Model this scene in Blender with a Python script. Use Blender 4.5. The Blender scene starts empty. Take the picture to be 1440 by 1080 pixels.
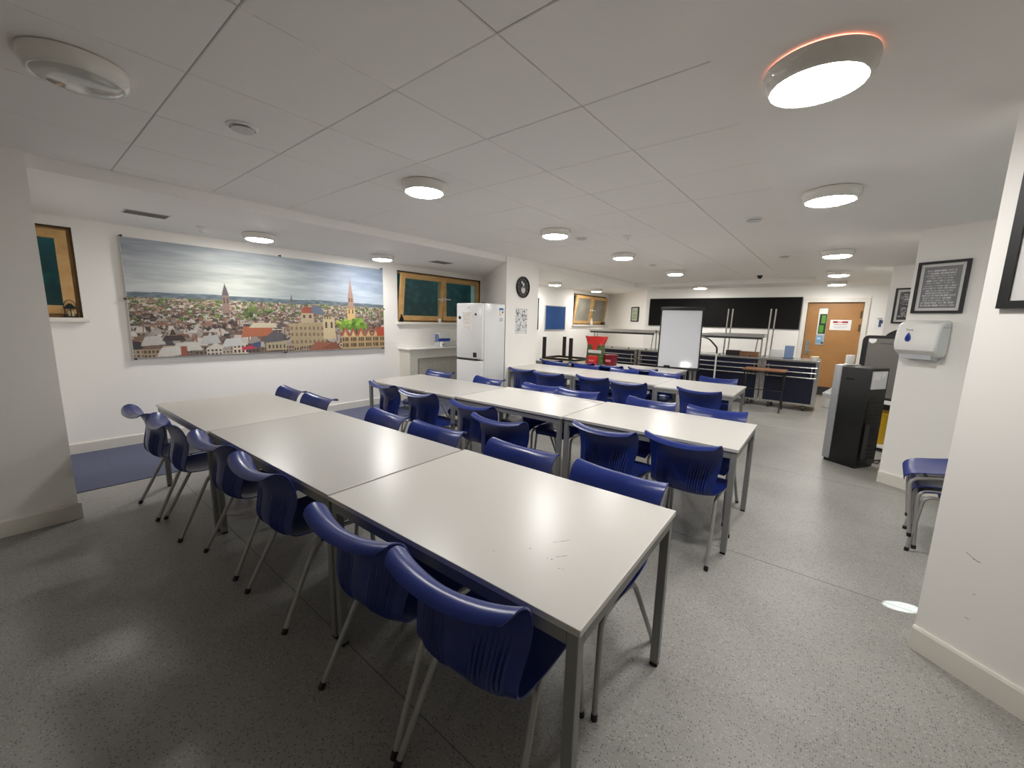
import bpy, bmesh, math, random
import numpy as np
from mathutils import Vector, Matrix
random.seed(7)
SC = bpy.context.scene
COL = SC.collection

# ------------------------------------------------------------------ camera, world, exposure
cam = bpy.data.cameras.new('camera'); cam_o = bpy.data.objects.new('camera', cam); COL.objects.link(cam_o)
cam.sensor_fit = 'HORIZONTAL'; cam.sensor_width = 36.0; cam.lens = 36.0 * 565.9 / 1440.0
cam.clip_start = 0.02; cam.clip_end = 100
_y, _p, _r = -.67564, .15886, -.02467
_f = Vector((math.sin(_y)*math.cos(_p), math.cos(_y)*math.cos(_p), -math.sin(_p)))
_rt = Vector((math.cos(_y), -math.sin(_y), 0)); _d = _f.cross(_rt)
_R = math.cos(_r)*_rt + math.sin(_r)*_d; _D = -math.sin(_r)*_rt + math.cos(_r)*_d
_m = Matrix((( _R.x, -_D.x, -_f.x, 0), (_R.y, -_D.y, -_f.y, 0), (_R.z, -_D.z, -_f.z, 1.52), (0, 0, 0, 1)))
cam_o.matrix_world = _m
SC.camera = cam_o

LAMP = 118.0
world = bpy.data.worlds.new('world'); SC.world = world; world.use_nodes = True
_bg = world.node_tree.nodes['Background']; _bg.inputs[0].default_value = (.55, .74, .80, 1); _bg.inputs[1].default_value = 1.2
SC.view_settings.view_transform = 'Standard'; SC.view_settings.look = 'None'
SC.view_settings.gamma = 1.0; SC.view_settings.use_curve_mapping = False
SC.view_settings.exposure = 0.0
try:
    SC.cycles.use_denoising = True; SC.cycles.max_bounces = 10; SC.cycles.diffuse_bounces = 6
    SC.cycles.sample_clamp_indirect = 6.0
    SC.cycles.caustics_reflective = False; SC.cycles.caustics_refractive = False
except Exception: pass

# ------------------------------------------------------------------ helpers
def s2l(c):
    return tuple((x/12.92 if x <= .04045 else ((x+.055)/1.055)**2.4) for x in c)
def rgb(r, g, b): return s2l((r/255, g/255, b/255)) + (1,)

def mat(name, col, rough=.5, metal=0.0, spec=.5, emit=None, estr=0.0, noise=None, bump=None, coat=0.0, trans=0.0, alpha=1.0):
    m = bpy.data.materials.new(name); m.use_nodes = True
    nt = m.node_tree; b = nt.nodes['Principled BSDF']
    b.inputs['Base Color'].default_value = col if len(col) == 4 else (*col, 1)
    b.inputs['Roughness'].default_value = rough; b.inputs['Metallic'].default_value = metal
    b.inputs['Specular IOR Level'].default_value = spec
    b.inputs['Coat Weight'].default_value = coat
    b.inputs['Transmission Weight'].default_value = trans
    b.inputs['Alpha'].default_value = alpha
    if emit: b.inputs['Emission Color'].default_value = (*emit, 1); b.inputs['Emission Strength'].default_value = estr
    if noise:                                   # (scale, colour b, contrast lo, hi)
        tc = nt.nodes.new('ShaderNodeTexCoord'); n = nt.nodes.new('ShaderNodeTexNoise'); n.inputs['Scale'].default_value = noise[0]
        n.inputs['Detail'].default_value = 5
        r = nt.nodes.new('ShaderNodeValToRGB'); r.color_ramp.elements[0].position = noise[2]; r.color_ramp.elements[1].position = noise[3]
        r.color_ramp.elements[0].color = col if len(col) == 4 else (*col, 1); r.color_ramp.elements[1].color = noise[1]
        nt.links.new(tc.outputs['Object'], n.inputs['Vector']); nt.links.new(n.outputs['Fac'], r.inputs['Fac'])
        nt.links.new(r.outputs['Color'], b.inputs['Base Color'])
    if bump:                                    # (scale, strength)
        tc = nt.nodes.new('ShaderNodeTexCoord'); n = nt.nodes.new('ShaderNodeTexNoise'); n.inputs['Scale'].default_value = bump[0]
        bp = nt.nodes.new('ShaderNodeBump'); bp.inputs['Strength'].default_value = bump[1]; bp.inputs['Distance'].default_value = .004
        nt.links.new(tc.outputs['Object'], n.inputs['Vector']); nt.links.new(n.outputs['Fac'], bp.inputs['Height'])
        nt.links.new(bp.outputs['Normal'], b.inputs['Normal'])
    return m

class MB:
    """collects simple solids, then links them as ONE mesh object"""
    def __init__(self): self.v = []; self.f = []
    def add(self, vs, fs):
        o = len(self.v); self.v += [tuple(p) for p in vs]; self.f += [tuple(i+o for i in q) for q in fs]; return self
    def box(self, x0, x1, y0, y1, z0, z1, M=None, bev=0.0):
        if bev:
            bm = bmesh.new(); bmesh.ops.create_cube(bm, size=1)
            for v in bm.verts:
                v.co = Vector(((x0+x1)/2+v.co.x*(x1-x0), (y0+y1)/2+v.co.y*(y1-y0), (z0+z1)/2+v.co.z*(z1-z0)))
            bmesh.ops.bevel(bm, geom=bm.edges[:], offset=bev, segments=2, profile=.5, affect='EDGES')
            if M: bm.transform(M)
            bm.verts.ensure_lookup_table(); bm.verts.index_update()
            self.add([v.co[:] for v in bm.verts], [[v.index for v in f.verts] for f in bm.faces]); bm.free(); return self
        vs = [Vector(p) for p in ((x0,y0,z0),(x1,y0,z0),(x1,y1,z0),(x0,y1,z0),(x0,y0,z1),(x1,y0,z1),(x1,y1,z1),(x0,y1,z1))]
        if M: vs = [M @ v for v in vs]
        return self.add(vs, [(3,2,1,0),(4,5,6,7),(0,1,5,4),(1,2,6,5),(2,3,7,6),(3,0,4,7)])
    def tube(self, pts, r, n=10, cap=True):
        pts = [Vector(p) for p in pts]; rs = r if isinstance(r, (list, tuple)) else [r]*len(pts)
        rings = []; up = None
        for i, p in enumerate(pts):
            t = (pts[min(i+1, len(pts)-1)] - pts[max(i-1, 0)]).normalized()
            if up is None:
                a = Vector((0,0,1)) if abs(t.z) < .9 else Vector((1,0,0)); up = t.cross(a).normalized()
            else:
                up = (up - t*up.dot(t)).normalized()
            w = t.cross(up)
            rings.append([p + rs[i]*(math.cos(2*math.pi*k/n)*up + math.sin(2*math.pi*k/n)*w) for k in range(n)])
        vs = [v for q in rings for v in q]; fs = []
        for i in range(len(pts)-1):
            for k in range(n): fs.append((i*n+k, i*n+(k+1)%n, (i+1)*n+(k+1)%n, (i+1)*n+k))
        if cap: fs += [tuple(reversed(range(n))), tuple((len(pts)-1)*n+k for k in range(n))]
        return self.add(vs, fs)
    def lathe(self, prof, n=32, c=(0,0,0), M=None):
        vs = []; fs = []
        for r, z in prof:
            for k in range(n): 
                p = Vector((c[0]+r*math.cos(2*math.pi*k/n), c[1]+r*math.sin(2*math.pi*k/n), c[2]+z)); vs.append(M @ p if M else p)
        for i in range(len(prof)-1):
            for k in range(n): fs.append((i*n+k, i*n+(k+1)%n, (i+1)*n+(k+1)%n, (i+1)*n+k))
        fs += [tuple(reversed(range(n))), tuple((len(prof)-1)*n+k for k in range(n))]
        return self.add(vs, fs)
    def prism(self, poly, z0, z1, M=None):       # polygon in XY extruded in Z
        n = len(poly); vs = [Vector((*p, z0)) for p in poly] + [Vector((*p, z1)) for p in poly]
        if M: vs = [M @ v for v in vs]
        return self.add(vs, [tuple(reversed(range(n))), tuple(range(n, 2*n))] + [(k, (k+1)%n, n+(k+1)%n, n+k) for k in range(n)])
    def xz(self, poly, y0, y1):                  # polygon in XZ extruded along Y
        return self.prism(poly, 0, 1, Matrix(((1,0,0,0),(0,0,y1-y0,y0),(0,1,0,0),(0,0,0,1))))
    def yz(self, poly, x0, x1):
        return self.prism(poly, 0, 1, Matrix(((0,0,x1-x0,x0),(1,0,0,0),(0,1,0,0),(0,0,0,1))))
    def build(self, name, m, parent=None, smooth=True, angle=35):
        me = bpy.data.meshes.new(name); me.from_pydata(self.v, [], self.f)
        bm = bmesh.new(); bm.from_mesh(me); bmesh.ops.recalc_face_normals(bm, faces=bm.faces[:]); bm.to_mesh(me); bm.free()
        if smooth:
            me.shade_smooth(); me.set_sharp_from_angle(angle=math.radians(angle))
        me.materials.append(m)
        return link(name, me, parent)

def link(name, me, parent=None):
    o = bpy.data.objects.new(name, me); COL.objects.link(o)
    if parent is not None: o.parent = parent
    return o
def tag(o, label=None, cat=None, group=None, kind=None):
    if label: o['label'] = label
    if cat: o['category'] = cat
    if group: o['group'] = group
    if kind: o['kind'] = kind
    return o
def thing(name, label, cat, loc=(0,0,0), rz=0.0, group=None):
    o = bpy.data.objects.new(name, None); COL.objects.link(o); o.empty_display_size = .1
    o.location = loc; o.rotation_euler = (0, 0, math.radians(rz))
    return tag(o, label, cat, group)
def struct(o): o['kind'] = 'structure'; return o
def copy_tree(o, parent=None):
    c = o.copy(); COL.objects.link(c)
    if parent is not None: c.parent = parent
    for ch in list(o.children): copy_tree(ch, c)
    return c
def arc(c, r, a0, a1, n, plane='xz'):
    out = []
    for i in range(n+1):
        a = math.radians(a0+(a1-a0)*i/n); out.append((c[0]+r*math.cos(a), c[1]+r*math.sin(a)))
    return out
def rbox(w, h, r, n=4):                          # rounded rectangle outline centred on 0
    p = []
    for cx, cy, a in ((w/2-r, h/2-r, 0), (-w/2+r, h/2-r, 90), (-w/2+r, -h/2+r, 180), (w/2-r, -h/2+r, 270)):
        p += arc((cx, cy), r, a, a+90, n)
    return p

# flat print: colour grid in local XZ, facing local -Y
def print_mat(rough=.5):
    m = bpy.data.materials.new('printed_colour'); m.use_nodes = True; nt = m.node_tree
    a = nt.nodes.new('ShaderNodeVertexColor'); a.layer_name = 'Col'
    b = nt.nodes['Principled BSDF']; b.inputs['Roughness'].default_value = rough
    nt.links.new(a.outputs['Color'], b.inputs['Base Color']); return m
PRINT = print_mat(.55)
PRINT_G = print_mat(.25)
def print_panel(name, img, x0, x1, z0, z1, y, parent, m=None):
    """img: (ny, nx, 3) sRGB 0..255, row 0 at the bottom"""
    ny, nx = img.shape[:2]
    X, Z = np.meshgrid(np.linspace(x0, x1, nx), np.linspace(z0, z1, ny))
    co = np.stack([X, np.full_like(X, y), Z], -1).reshape(-1, 3).astype(np.float32)
    i = np.arange(nx*ny).reshape(ny, nx)
    q = np.stack([i[:-1,:-1], i[:-1,1:], i[1:,1:], i[1:,:-1]], -1).reshape(-1, 4)
    me = bpy.data.meshes.new(name); me.vertices.add(nx*ny); me.vertices.foreach_set('co', co.ravel())
    me.loops.add(q.size); me.loops.foreach_set('vertex_index', q.ravel().astype(np.int32))
    me.polygons.add(len(q)); me.polygons.foreach_set('loop_start', (np.arange(len(q))*4).astype(np.int32))
    me.update(calc_edges=True)
    c = np.clip(img/255.0, 0, 1); c = np.where(c <= .04045, c/12.92, ((c+.055)/1.055)**2.4)
    a = me.color_attributes.new('Col', 'FLOAT_COLOR', 'POINT')
    a.data.foreach_set('color', np.concatenate([c, np.ones((ny, nx, 1))], -1).astype(np.float32).ravel())
    me.materials.append(m or PRINT)
    return link(name, me, parent)

# ------------------------------------------------------------------ materials
M = {}
M['paint'] = mat('white_wall_paint', rgb(244, 241, 236), .6, bump=(60, .08))
M['ceil'] = mat('ceiling_paint', rgb(245, 242, 238), .7)
M['tile'] = mat('ceiling_tile_board', rgb(245, 242, 238), .75, bump=(350, .15))
M['grid'] = mat('ceiling_grid', rgb(190, 187, 180), .5)
M['skirt'] = mat('gloss_white_skirting', rgb(228, 224, 214), .35)
M['carpet'] = mat('blue_carpet', rgb(84, 88, 114), .95, noise=(260, rgb(104, 108, 132), .35, .7), bump=(700, .5))
M['top'] = mat('white_laminate', rgb(203, 200, 194), .30, spec=.45)
M['top_grey'] = mat('pale_grey_laminate', rgb(188, 185, 180), .28, spec=.5)
M['top_edge'] = mat('table_edge', rgb(235, 233, 226), .35)
M['steel'] = mat('grey_powder_steel', rgb(138, 138, 136), .42, metal=.15)
M['tube'] = mat('chair_tube', rgb(164, 163, 160), .34, metal=.4)
M['blue'] = mat('blue_polypropylene', rgb(24, 43, 114), .29, spec=.5)
M['black'] = mat('black_plastic', rgb(15, 15, 16), .45)
M['gloss_black'] = mat('gloss_black', rgb(14, 14, 15), .12)
M['bezel'] = mat('white_lamp_bezel', rgb(230, 227, 219), .08, coat=.5)
M['lit'] = mat('lit_diffuser', rgb(250, 245, 235), .4, emit=(1.0, .98, .945), estr=LAMP)
M['unlit'] = mat('unlit_diffuser', rgb(196, 195, 188), .06, coat=.6)
M['wood'] = mat('pine_window', rgb(212, 172, 114), .45, noise=(9, rgb(198, 152, 92), .35, .7))
M['dark_wood'] = mat('dark_window_gasket', rgb(84, 64, 36), .6)
M['white'] = mat('white_plastic', rgb(235, 234, 230), .3)
M['fridge'] = mat('fridge_enamel', rgb(226, 226, 226), .22)
M['steel_sheet'] = mat('stainless_sheet', rgb(190, 189, 184), .25, metal=.9)
M['navy'] = mat('navy_panel', rgb(10, 17, 46), .35)
M['board'] = mat('black_felt_board', rgb(20, 19, 19), .85, spec=.2)
M['whiteboard'] = mat('whiteboard_gloss', rgb(222, 224, 230), .08)
M['oak'] = mat('oak_door', rgb(178, 130, 78), .42, noise=(3, rgb(164, 116, 66), .3, .75))
M['brown'] = mat('brown_laminate', rgb(140, 96, 66), .4, noise=(14, rgb(120, 80, 52), .3, .7))
M['silver'] = mat('silver_plastic', rgb(168, 170, 172), .35, metal=.3)
M['grey_panel'] = mat('dark_grey_panel', rgb(100, 97, 92), .4)
M['yellow'] = mat('yellow_plastic', rgb(212, 168, 30), .4)
M['red'] = mat('red_plastic', rgb(196, 40, 34), .35)
M['darkred'] = mat('dark_red_tub', rgb(112, 14, 30), .3)
M['green'] = mat('green_print', rgb(96, 112, 62), .5, noise=(40, rgb(40, 62, 30), .45, .6))
M['cream'] = mat('cream_board', rgb(226, 208, 170), .5)
M['pinblue'] = mat('blue_felt', rgb(30, 76, 136), .9, noise=(120, rgb(24, 64, 120), .4, .6))
M['mount'] = mat('frame_mount', rgb(214, 212, 210), .6)
M['vent'] = mat('grey_vent', rgb(120, 116, 106), .5)
M['bluegrey'] = mat('blue_grey_plastic', rgb(98, 118, 150), .4)
M['clear'] = mat('clear_plastic', rgb(225, 228, 230), .15, alpha=.45)
M['cover'] = mat('radiator_cover_paint', rgb(214, 210, 198), .45)
M['mesh'] = mat('radiator_grille', rgb(150, 144, 132), .55)
M['dispenser'] = mat('dispenser_plastic', rgb(240, 239, 235), .18)
M['smoke'] = mat('translucent_tray', rgb(205, 208, 212), .25)
M['dropblue'] = mat('blue_drop', rgb(28, 66, 160), .3)
M['dark_grey'] = mat('dark_grey_metal', rgb(60, 60, 60), .4, metal=.4)
M['well'] = mat('light_well_planting', rgb(10, 84, 86), .9, noise=(7, rgb(46, 128, 118), .5, .75))

# window glass: mostly clear with a mirror sheen
def glass_mat():
    m = bpy.data.materials.new('window_glass'); m.use_nodes = True; nt = m.node_tree
    for n in list(nt.nodes):
        if n.type != 'OUTPUT_MATERIAL': nt.nodes.remove(n)
    out = [n for n in nt.nodes if n.type == 'OUTPUT_MATERIAL'][0]
    t = nt.nodes.new('ShaderNodeBsdfTransparent'); t.inputs[0].default_value = (.80, .92, .92, 1)
    g = nt.nodes.new('ShaderNodeBsdfGlossy'); g.inputs['Roughness'].default_value = .03
    lw = nt.nodes.new('ShaderNodeLayerWeight'); lw.inputs['Blend'].default_value = .5
    pw = nt.nodes.new('ShaderNodeMath'); pw.operation = 'POWER'; pw.inputs[1].default_value = 4.0
    fr = nt.nodes.new('ShaderNodeMath'); fr.operation = 'MULTIPLY_ADD'; fr.inputs[1].default_value = .7; fr.inputs[2].default_value = .045
    nt.links.new(lw.outputs['Facing'], pw.inputs[0]); nt.links.new(pw.outputs[0], fr.inputs[0])
    mx = nt.nodes.new('ShaderNodeMixShader')
    nt.links.new(fr.outputs[0], mx.inputs[0]); nt.links.new(t.outputs[0], mx.inputs[1]); nt.links.new(g.outputs[0], mx.inputs[2])
    nt.links.new(mx.outputs[0], out.inputs[0]); return m
M['glass'] = glass_mat()

M['pane_reflect'] = mat('painted_pane_reflection', rgb(150, 147, 134), .3, noise=(3, rgb(120, 117, 104), .4, .7))  # room reflection painted as opaque grey-beige colour on the far panes
def floor_mat():
    m = bpy.data.materials.new('speckled_vinyl'); m.use_nodes = True; nt = m.node_tree; b = nt.nodes['Principled BSDF']
    L = nt.links.new
    tc = nt.nodes.new('ShaderNodeTexCoord')
    big = nt.nodes.new('ShaderNodeTexNoise'); big.inputs['Scale'].default_value = 1.3; big.inputs['Detail'].default_value = 4
    r0 = nt.nodes.new('ShaderNodeValToRGB'); r0.color_ramp.elements[0].color = rgb(144, 142, 137); r0.color_ramp.elements[1].color = rgb(159, 157, 152)
    r0.color_ramp.elements[0].position = .35; r0.color_ramp.elements[1].position = .7
    L(tc.outputs['Object'], big.inputs['Vector']); L(big.outputs['Fac'], r0.inputs['Fac'])
    v = nt.nodes.new('ShaderNodeTexVoronoi'); v.inputs['Scale'].default_value = 115; v.inputs['Randomness'].default_value = 1
    r1 = nt.nodes.new('ShaderNodeValToRGB'); r1.color_ramp.elements[0].position = .22; r1.color_ramp.elements[1].position = .42
    r1.color_ramp.elements[0].color = (1,1,1,1); r1.color_ramp.elements[1].color = (0,0,0,1)
    L(tc.outputs['Object'], v.inputs['Vector']); L(v.outputs['Distance'], r1.inputs['Fac'])
    sep = nt.nodes.new('ShaderNodeSeparateColor'); L(v.outputs['Color'], sep.inputs[0])
    r2 = nt.nodes.new('ShaderNodeValToRGB'); r2.color_ramp.interpolation = 'CONSTANT'
    e = r2.color_ramp.elements; e[0].color = rgb(98, 96, 93); e[1].position = .34; e[1].color = rgb(164, 161, 155)
    x = e.new(.80); x.color = rgb(178, 176, 171)
    L(sep.outputs[0], r2.inputs['Fac'])
    mix = nt.nodes.new('ShaderNodeMix'); mix.data_type = 'RGBA'
    L(r1.outputs['Color'], mix.inputs[0]); L(r0.outputs['Color'], mix.inputs[6]); L(r2.outputs['Color'], mix.inputs[7])
    L(mix.outputs[2], b.inputs['Base Color']); b.inputs['Roughness'].default_value = .42; b.inputs['Specular IOR Level'].default_value = .4
    return m
M['floor'] = floor_mat()
M['seam'] = mat('floor_seam', rgb(96, 94, 90), .6)

# ------------------------------------------------------------------ room shell
ZT, ZL = 2.51, 2.42             # tiled ceiling, lowered ceilings
YB = 11.3                        # back wall
XL = -6.13                       # left wall
floor = struct(MB().box(XL-.3, 3.2, -2.9, 13.6, -.12, 0).build('floor', M['floor'], smooth=False))
for k, y in enumerate((-1.25, .84, 2.93, 5.02, 7.11, 9.2)):
    MB().box(-4.78, 2.6, y-.0018, y+.0018, -.002, .0006).build('floor_seam', M['seam'], floor, smooth=False)
struct(MB().box(XL, -4.78, .18, 6.0, 0, .006).build('floor_carpet', M['carpet'], smooth=False))
# left wall with three window openings (y0,y1,z0,z1)
WIN = [(-1.62, .50, 1.43, 2.325), (4.36, 6.49, 1.43, 2.325), (10.42, 12.52, 1.42, 2.32)]
w = MB(); ys = [-2.9]
for y0, y1, z0, z1 in WIN: ys += [y0, y1]
ys.append(13.6)
for i in range(0, len(ys), 2): w.box(XL-.3, XL, ys[i], ys[i+1], 0, 2.8)
for y0, y1, z0, z1 in WIN: w.box(XL-.3, XL, y0, y1, 0, z0); w.box(XL-.3, XL, y0, y1, z1, 2.8)
struct(w.build('wall_left', M['paint'], smooth=False))
# projecting pier near the camera, and the parallelogram pier that carries the clock
struct(MB().box(XL, -4.19, -2.9, .18, 0, 2.8).build('wall_left_near', M['paint'], smooth=False))
struct(MB().prism([(-4.22, 5.06), (-4.22, 5.94), (-6.13, 7.5), (-6.13, 6.62)], 0, 2.8).build('wall_left_pier', M['paint'], smooth=False))
# diagonal end of the far recess, back wall with the doorway
struct(MB().prism([(-6.13, 12.8), (-4.3, 11.3), (-4.3, 11.6), (-6.13, 13.1)], 0, 2.8).build('wall_left_far', M['paint'], smooth=False))
DX0, DX1, DZ = -.62, .345, 2.06
struct(MB().box(-4.3, DX0, YB, YB+.3, 0, 2.8).box(DX1, 3.2, YB, YB+.3, 0, 2.8).box(DX0, DX1, YB, YB+.3, DZ, 2.8).box(DX0-.1, DX1+.1, YB+.29, YB+.4, 0, 2.2).build('wall_back', M['paint'], smooth=False))
struct(MB().box(XL-.3, 3.2, -3.2, -2.9, 0, 2.8).build('wall_front', M['paint'], smooth=False))
# right wall, a daylight window between the angled piers
struct(MB().box(2.9, 3.2, -2.9, 3.6, 0, 2.8).box(2.9, 3.2, 5.4, YB, 0, 2.8).box(2.9, 3.2, 3.6, 5.4, 0, .9).box(2.9, 3.2, 3.6, 5.4, 2.2, 2.8).build('wall_right', M['paint'], smooth=False))
def slab(name, p, ang, length, depth):
    c, s = math.cos(math.radians(ang)), math.sin(math.radians(ang))
    q = [p, (p[0]+c*length, p[1]+s*length), (p[0]+c*length-s*depth, p[1]+s*length+c*depth), (p[0]-s*depth, p[1]+c*depth)]
    return struct(MB().prism(q, 0, 2.8).build(name, M['paint'], smooth=False)), q
AN, AP = -35.8, -29.5
slab('wall_right_near', (.448, 2.589), AN, 2.2, .35)
slab('wall_right_middle', (.473, 5.344), AP, .478, .45)
slab('wall_right_far', (.50, 8.2), AP, 1.6, .4)

# ceilings: tiled field with a recessed grid, lowered white parts round it
ceiling = struct(MB().box(-4.24, -.46, -2.9, 10.3, ZT+.03, ZT+.3).build('ceiling', M['ceil'], smooth=False))
TS = .603
xs = [-4.24, -4.06] + [-3.46+.6*i for i in range(6)]
xs = [-4.24, -4.06, -3.46, -2.86, -2.26, -1.66, -1.06, -.46]
ys = [-.62+TS*i for i in range(-3, 18)]; ys.append(10.3)
shapes = {}
for i in range(len(xs)-1):
    for j in range(len(ys)-1):
        wx, wy = xs[i+1]-xs[i]-.0048, ys[j+1]-ys[j]-.0048
        if wy < .03: continue
        key = (round(wx, 2), round(wy, 2))
        x, y = (xs[i]+xs[i+1])/2, (ys[j]+ys[j+1])/2
        if key not in shapes:
            b = MB(); h = .003
            b.add([(-wx/2,-wy/2,h),(wx/2,-wy/2,h),(wx/2,wy/2,h),(-wx/2,wy/2,h),(-wx/2+h,-wy/2+h,0),(wx/2-h,-wy/2+h,0),(wx/2-h,wy/2-h,0),(-wx/2+h,wy/2-h,0),
                   (-wx/2,-wy/2,.018),(wx/2,-wy/2,.018),(wx/2,wy/2,.018),(-wx/2,wy/2,.018)],
                  [(4,7,6,5),(0,4,5,1),(1,5,6,2),(2,6,7,3),(3,7,4,0),(8,9,10,11),(0,1,9,8),(1,2,10,9),(2,3,11,10),(3,0,8,11)])
            o = b.build('ceiling_tile', M['tile'], ceiling, smooth=False); shapes[key] = o
        else:
            o = link('ceiling_tile', shapes[key].data, ceiling)
        o.location = (x, y, ZT + random.uniform(-.0012, .0012)); o.rotation_euler = (random.uniform(-.001, .001), random.uniform(-.001, .001), 0)
g = MB()
for x in xs[1:-1]: g.box(x-.009, x+.009, -2.9, 10.3, ZT+.006, ZT+.03)
for y in ys: g.box(-4.24, -.46, y-.009, y+.009, ZT+.0055, ZT+.03)
g.build('grid', M['grid'], ceiling, smooth=False)
struct(MB().box(XL-.3, -4.24, -2.9, 13.6, ZL, 2.81).build('ceiling_left', M['ceil'], smooth=False))
struct(MB().box(-.46, 3.2, -2.9, YB, ZL, 2.81).build('ceiling_right', M['ceil'], smooth=False))
struct(MB().box(-4.24, -.46, 10.3, YB+.3, ZL, 2.81).build('ceiling_back', M['ceil'], smooth=False))
struct(MB().box(-4.24, -.46, -3.2, -2.85, ZL-.05, 2.81).build('ceiling_front', M['ceil'], smooth=False))

# skirtings
def skirt(name, p, q, t=.016, h=.118):
    p, q = Vector((*p, 0)), Vector((*q, 0)); d = q-p; L = d.length; a = math.atan2(d.y, d.x)
    Mx = Matrix.Translation(p) @ Matrix.Rotation(a, 4, 'Z')
    prof = [(0, 0), (-t, 0), (-t, h-.012), (-t+.006, h), (0, h)]
    b = MB().prism([(x, y) for x, y in prof], 0, L, Mx @ Matrix(((0,0,1,0),(1,0,0,0),(0,1,0,0),(0,0,0,1))))
    return struct(b.build(name, M['skirt'], smooth=False))
def off(p, a, l): return (p[0]+math.cos(math.radians(a))*l, p[1]+math.sin(math.radians(a))*l)
skirt('baseboard_left', (XL, .18), (XL, 6.62))
skirt('baseboard_left_near', (-4.19, -2.9), (-4.19, .196))
skirt('baseboard_left_pier', (-4.22, 5.06), (-4.22, 5.94))
skirt('baseboard_back', (-4.3, YB), (DX0-.09, YB))
skirt('baseboard_right_near', (.448, 2.589), off((.448, 2.589), AN, 2.2))
skirt('baseboard_right_middle', (.473, 5.344), off((.473, 5.344), AP, .478))
skirt('baseboard_right_far', (.50, 8.2), off((.50, 8.2), AP, 1.6))

# ------------------------------------------------------------------ windows
def window(n, y0, y1, z0, z1, tilt=(0, 0), gl='glass'):
    root = thing('window_%d' % n, None, None, (XL, (y0+y1)/2, z0), 90); struct(root)
    W, H = y1-y0, z1-z0
    d0, d1 = .07, .13                           # local +Y goes into the wall
    fr = MB()
    t = .045
    fr.box(-W/2, W/2, d0, d1, 0, t).box(-W/2, W/2, d0, d1, H-t, H).box(-W/2, -W/2+t, d0, d1, t, H-t).box(W/2-t, W/2, d0, d1, t, H-t).box(-.03, .03, d0, d1, t, H-t)
    fr.build('window_frame', M['wood'], root, smooth=False)
    gk = MB().box(-W/2, W/2, .02, .07, H-.012, H+.001).box(W/2-.012, W/2+.001, .02, .07, 0, H).box(-W/2-.001, -W/2+.012, .02, .07, 0, H)
    gk.build('window_reveal_bead', M['dark_wood'], root, smooth=False)
    for s in (0, 1):
        a, b = ((-W/2+.04, -.012), (.012, W/2-.04))[s]
        cx = (a+b)/2; w2 = (b-a)/2; hh = H-.07
        sa = MB(); q = .085
        sa.box(-w2, w2, -.05, 0, 0, q, bev=.004).box(-w2, w2, -.05, 0, hh-q, hh, bev=.004).box(-w2, -w2+q, -.049, 0, q-.004, hh-q+.004).box(w2-q, w2, -.049, 0, q-.004, hh-q+.004)
        so = sa.build('window_sash', M['wood'], root, smooth=False)
        so.location = (cx, d0-.002, .035); so.rotation_euler = (math.radians(tilt[s]), 0, 0)
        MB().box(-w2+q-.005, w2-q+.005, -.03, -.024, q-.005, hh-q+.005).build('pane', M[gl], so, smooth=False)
        hx = (w2-.042) if s == 0 else (-w2+.042); hd = -1 if s == 0 else 1
        MB().box(hx-.015, hx+.015, -.06, -.05, hh/2-.035, hh/2+.035, bev=.003).tube([(hx, -.055, hh/2), (hx, -.085, hh/2), (hx-hd*-.13*(1 if s else -1)*(1 if s else -1), -.088, hh/2)], .009, 8).build('window_handle', M['white'], so)
    MB().box(-W/2-.03, W/2+.04, -.055, .09, -.045, 0, bev=.006).build('window_sill', M['skirt'], root)
    return root
window(1, *WIN[0], tilt=(0, 0)); window(2, *WIN[1], tilt=(7, 0)); window(3, *WIN[2], tilt=(8, 8), gl='pane_reflect')
# planted light wells outside the windows
for n, (y0, y1, z0, z1) in enumerate(WIN):
    lw = MB().box(XL-1.35, XL-1.25, y0-.8, y1+.8, .6, 2.6).box(XL-1.3, XL-.3, y0-.9, y0-.8, .6, 2.5).box(XL-1.3, XL-.3, y1+.8, y1+.9, .6, 2.5).box(XL-1.3, XL-.3, y0-.8, y1+.8, .5, .6)
    struct(lw.build('trim_%d' % (n+10), M['well'], smooth=False))

# ------------------------------------------------------------------ ceiling lights
def ceil_light(x, y, z, label, lit=True, R=.168):
    t = thing('ceiling_light', label, 'light', (x, y, z), 0, 'round ceiling lights')
    MB().lathe([(R-.010, 0), (R-.002, -.004), (R, -.012), (R-.004, -.034), (R-.016, -.058), (R-.026, -.066), (R-.033, -.064), (R-.036, -.05)], 48).build('bezel', M['bezel'], t)
    r = R-.033
    MB().lathe([(r, -.056), (r, -.064), (r*.93, -.070), (r*.8, -.075), (r*.6, -.079), (r*.3, -.082), (.004, -.083)], 32).build('diffuser', M['lit' if lit else 'unlit'], t)
    return t
TL = [(-2.56, .29, 'switched-off round ceiling light with glossy grey diffuser at upper left', False),
      (-2.56, 2.08, 'lit round light on the tiled ceiling, nearest of the lit ones there', True),
      (-2.60, 3.95, 'lit round light on the tiled ceiling, second nearest of the lit ones there', True),
      (-2.61, 5.80, 'lit round light on the tiled ceiling, third nearest of the lit ones there', True),
      (-2.58, 8.15, 'lit round light on the tiled ceiling, farthest from the camera', True)]
for x, y, l, lit in TL: ceil_light(x, y, ZT, l, lit)
RL = [(-.163, 1.87, 'large lit round light on the plain right ceiling, nearest the camera'),
      (-.153, 3.56, 'lit round light on the plain right ceiling, second from the camera'),
      (-.13, 6.3, 'lit round light on the plain right ceiling, third from the camera'),
      (-.12, 8.6, 'lit round light on the plain right ceiling, fourth, just above the door'),
      (-.155, 10.45, 'lit round light touching the top of the wooden door, farthest on the right')]
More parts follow.
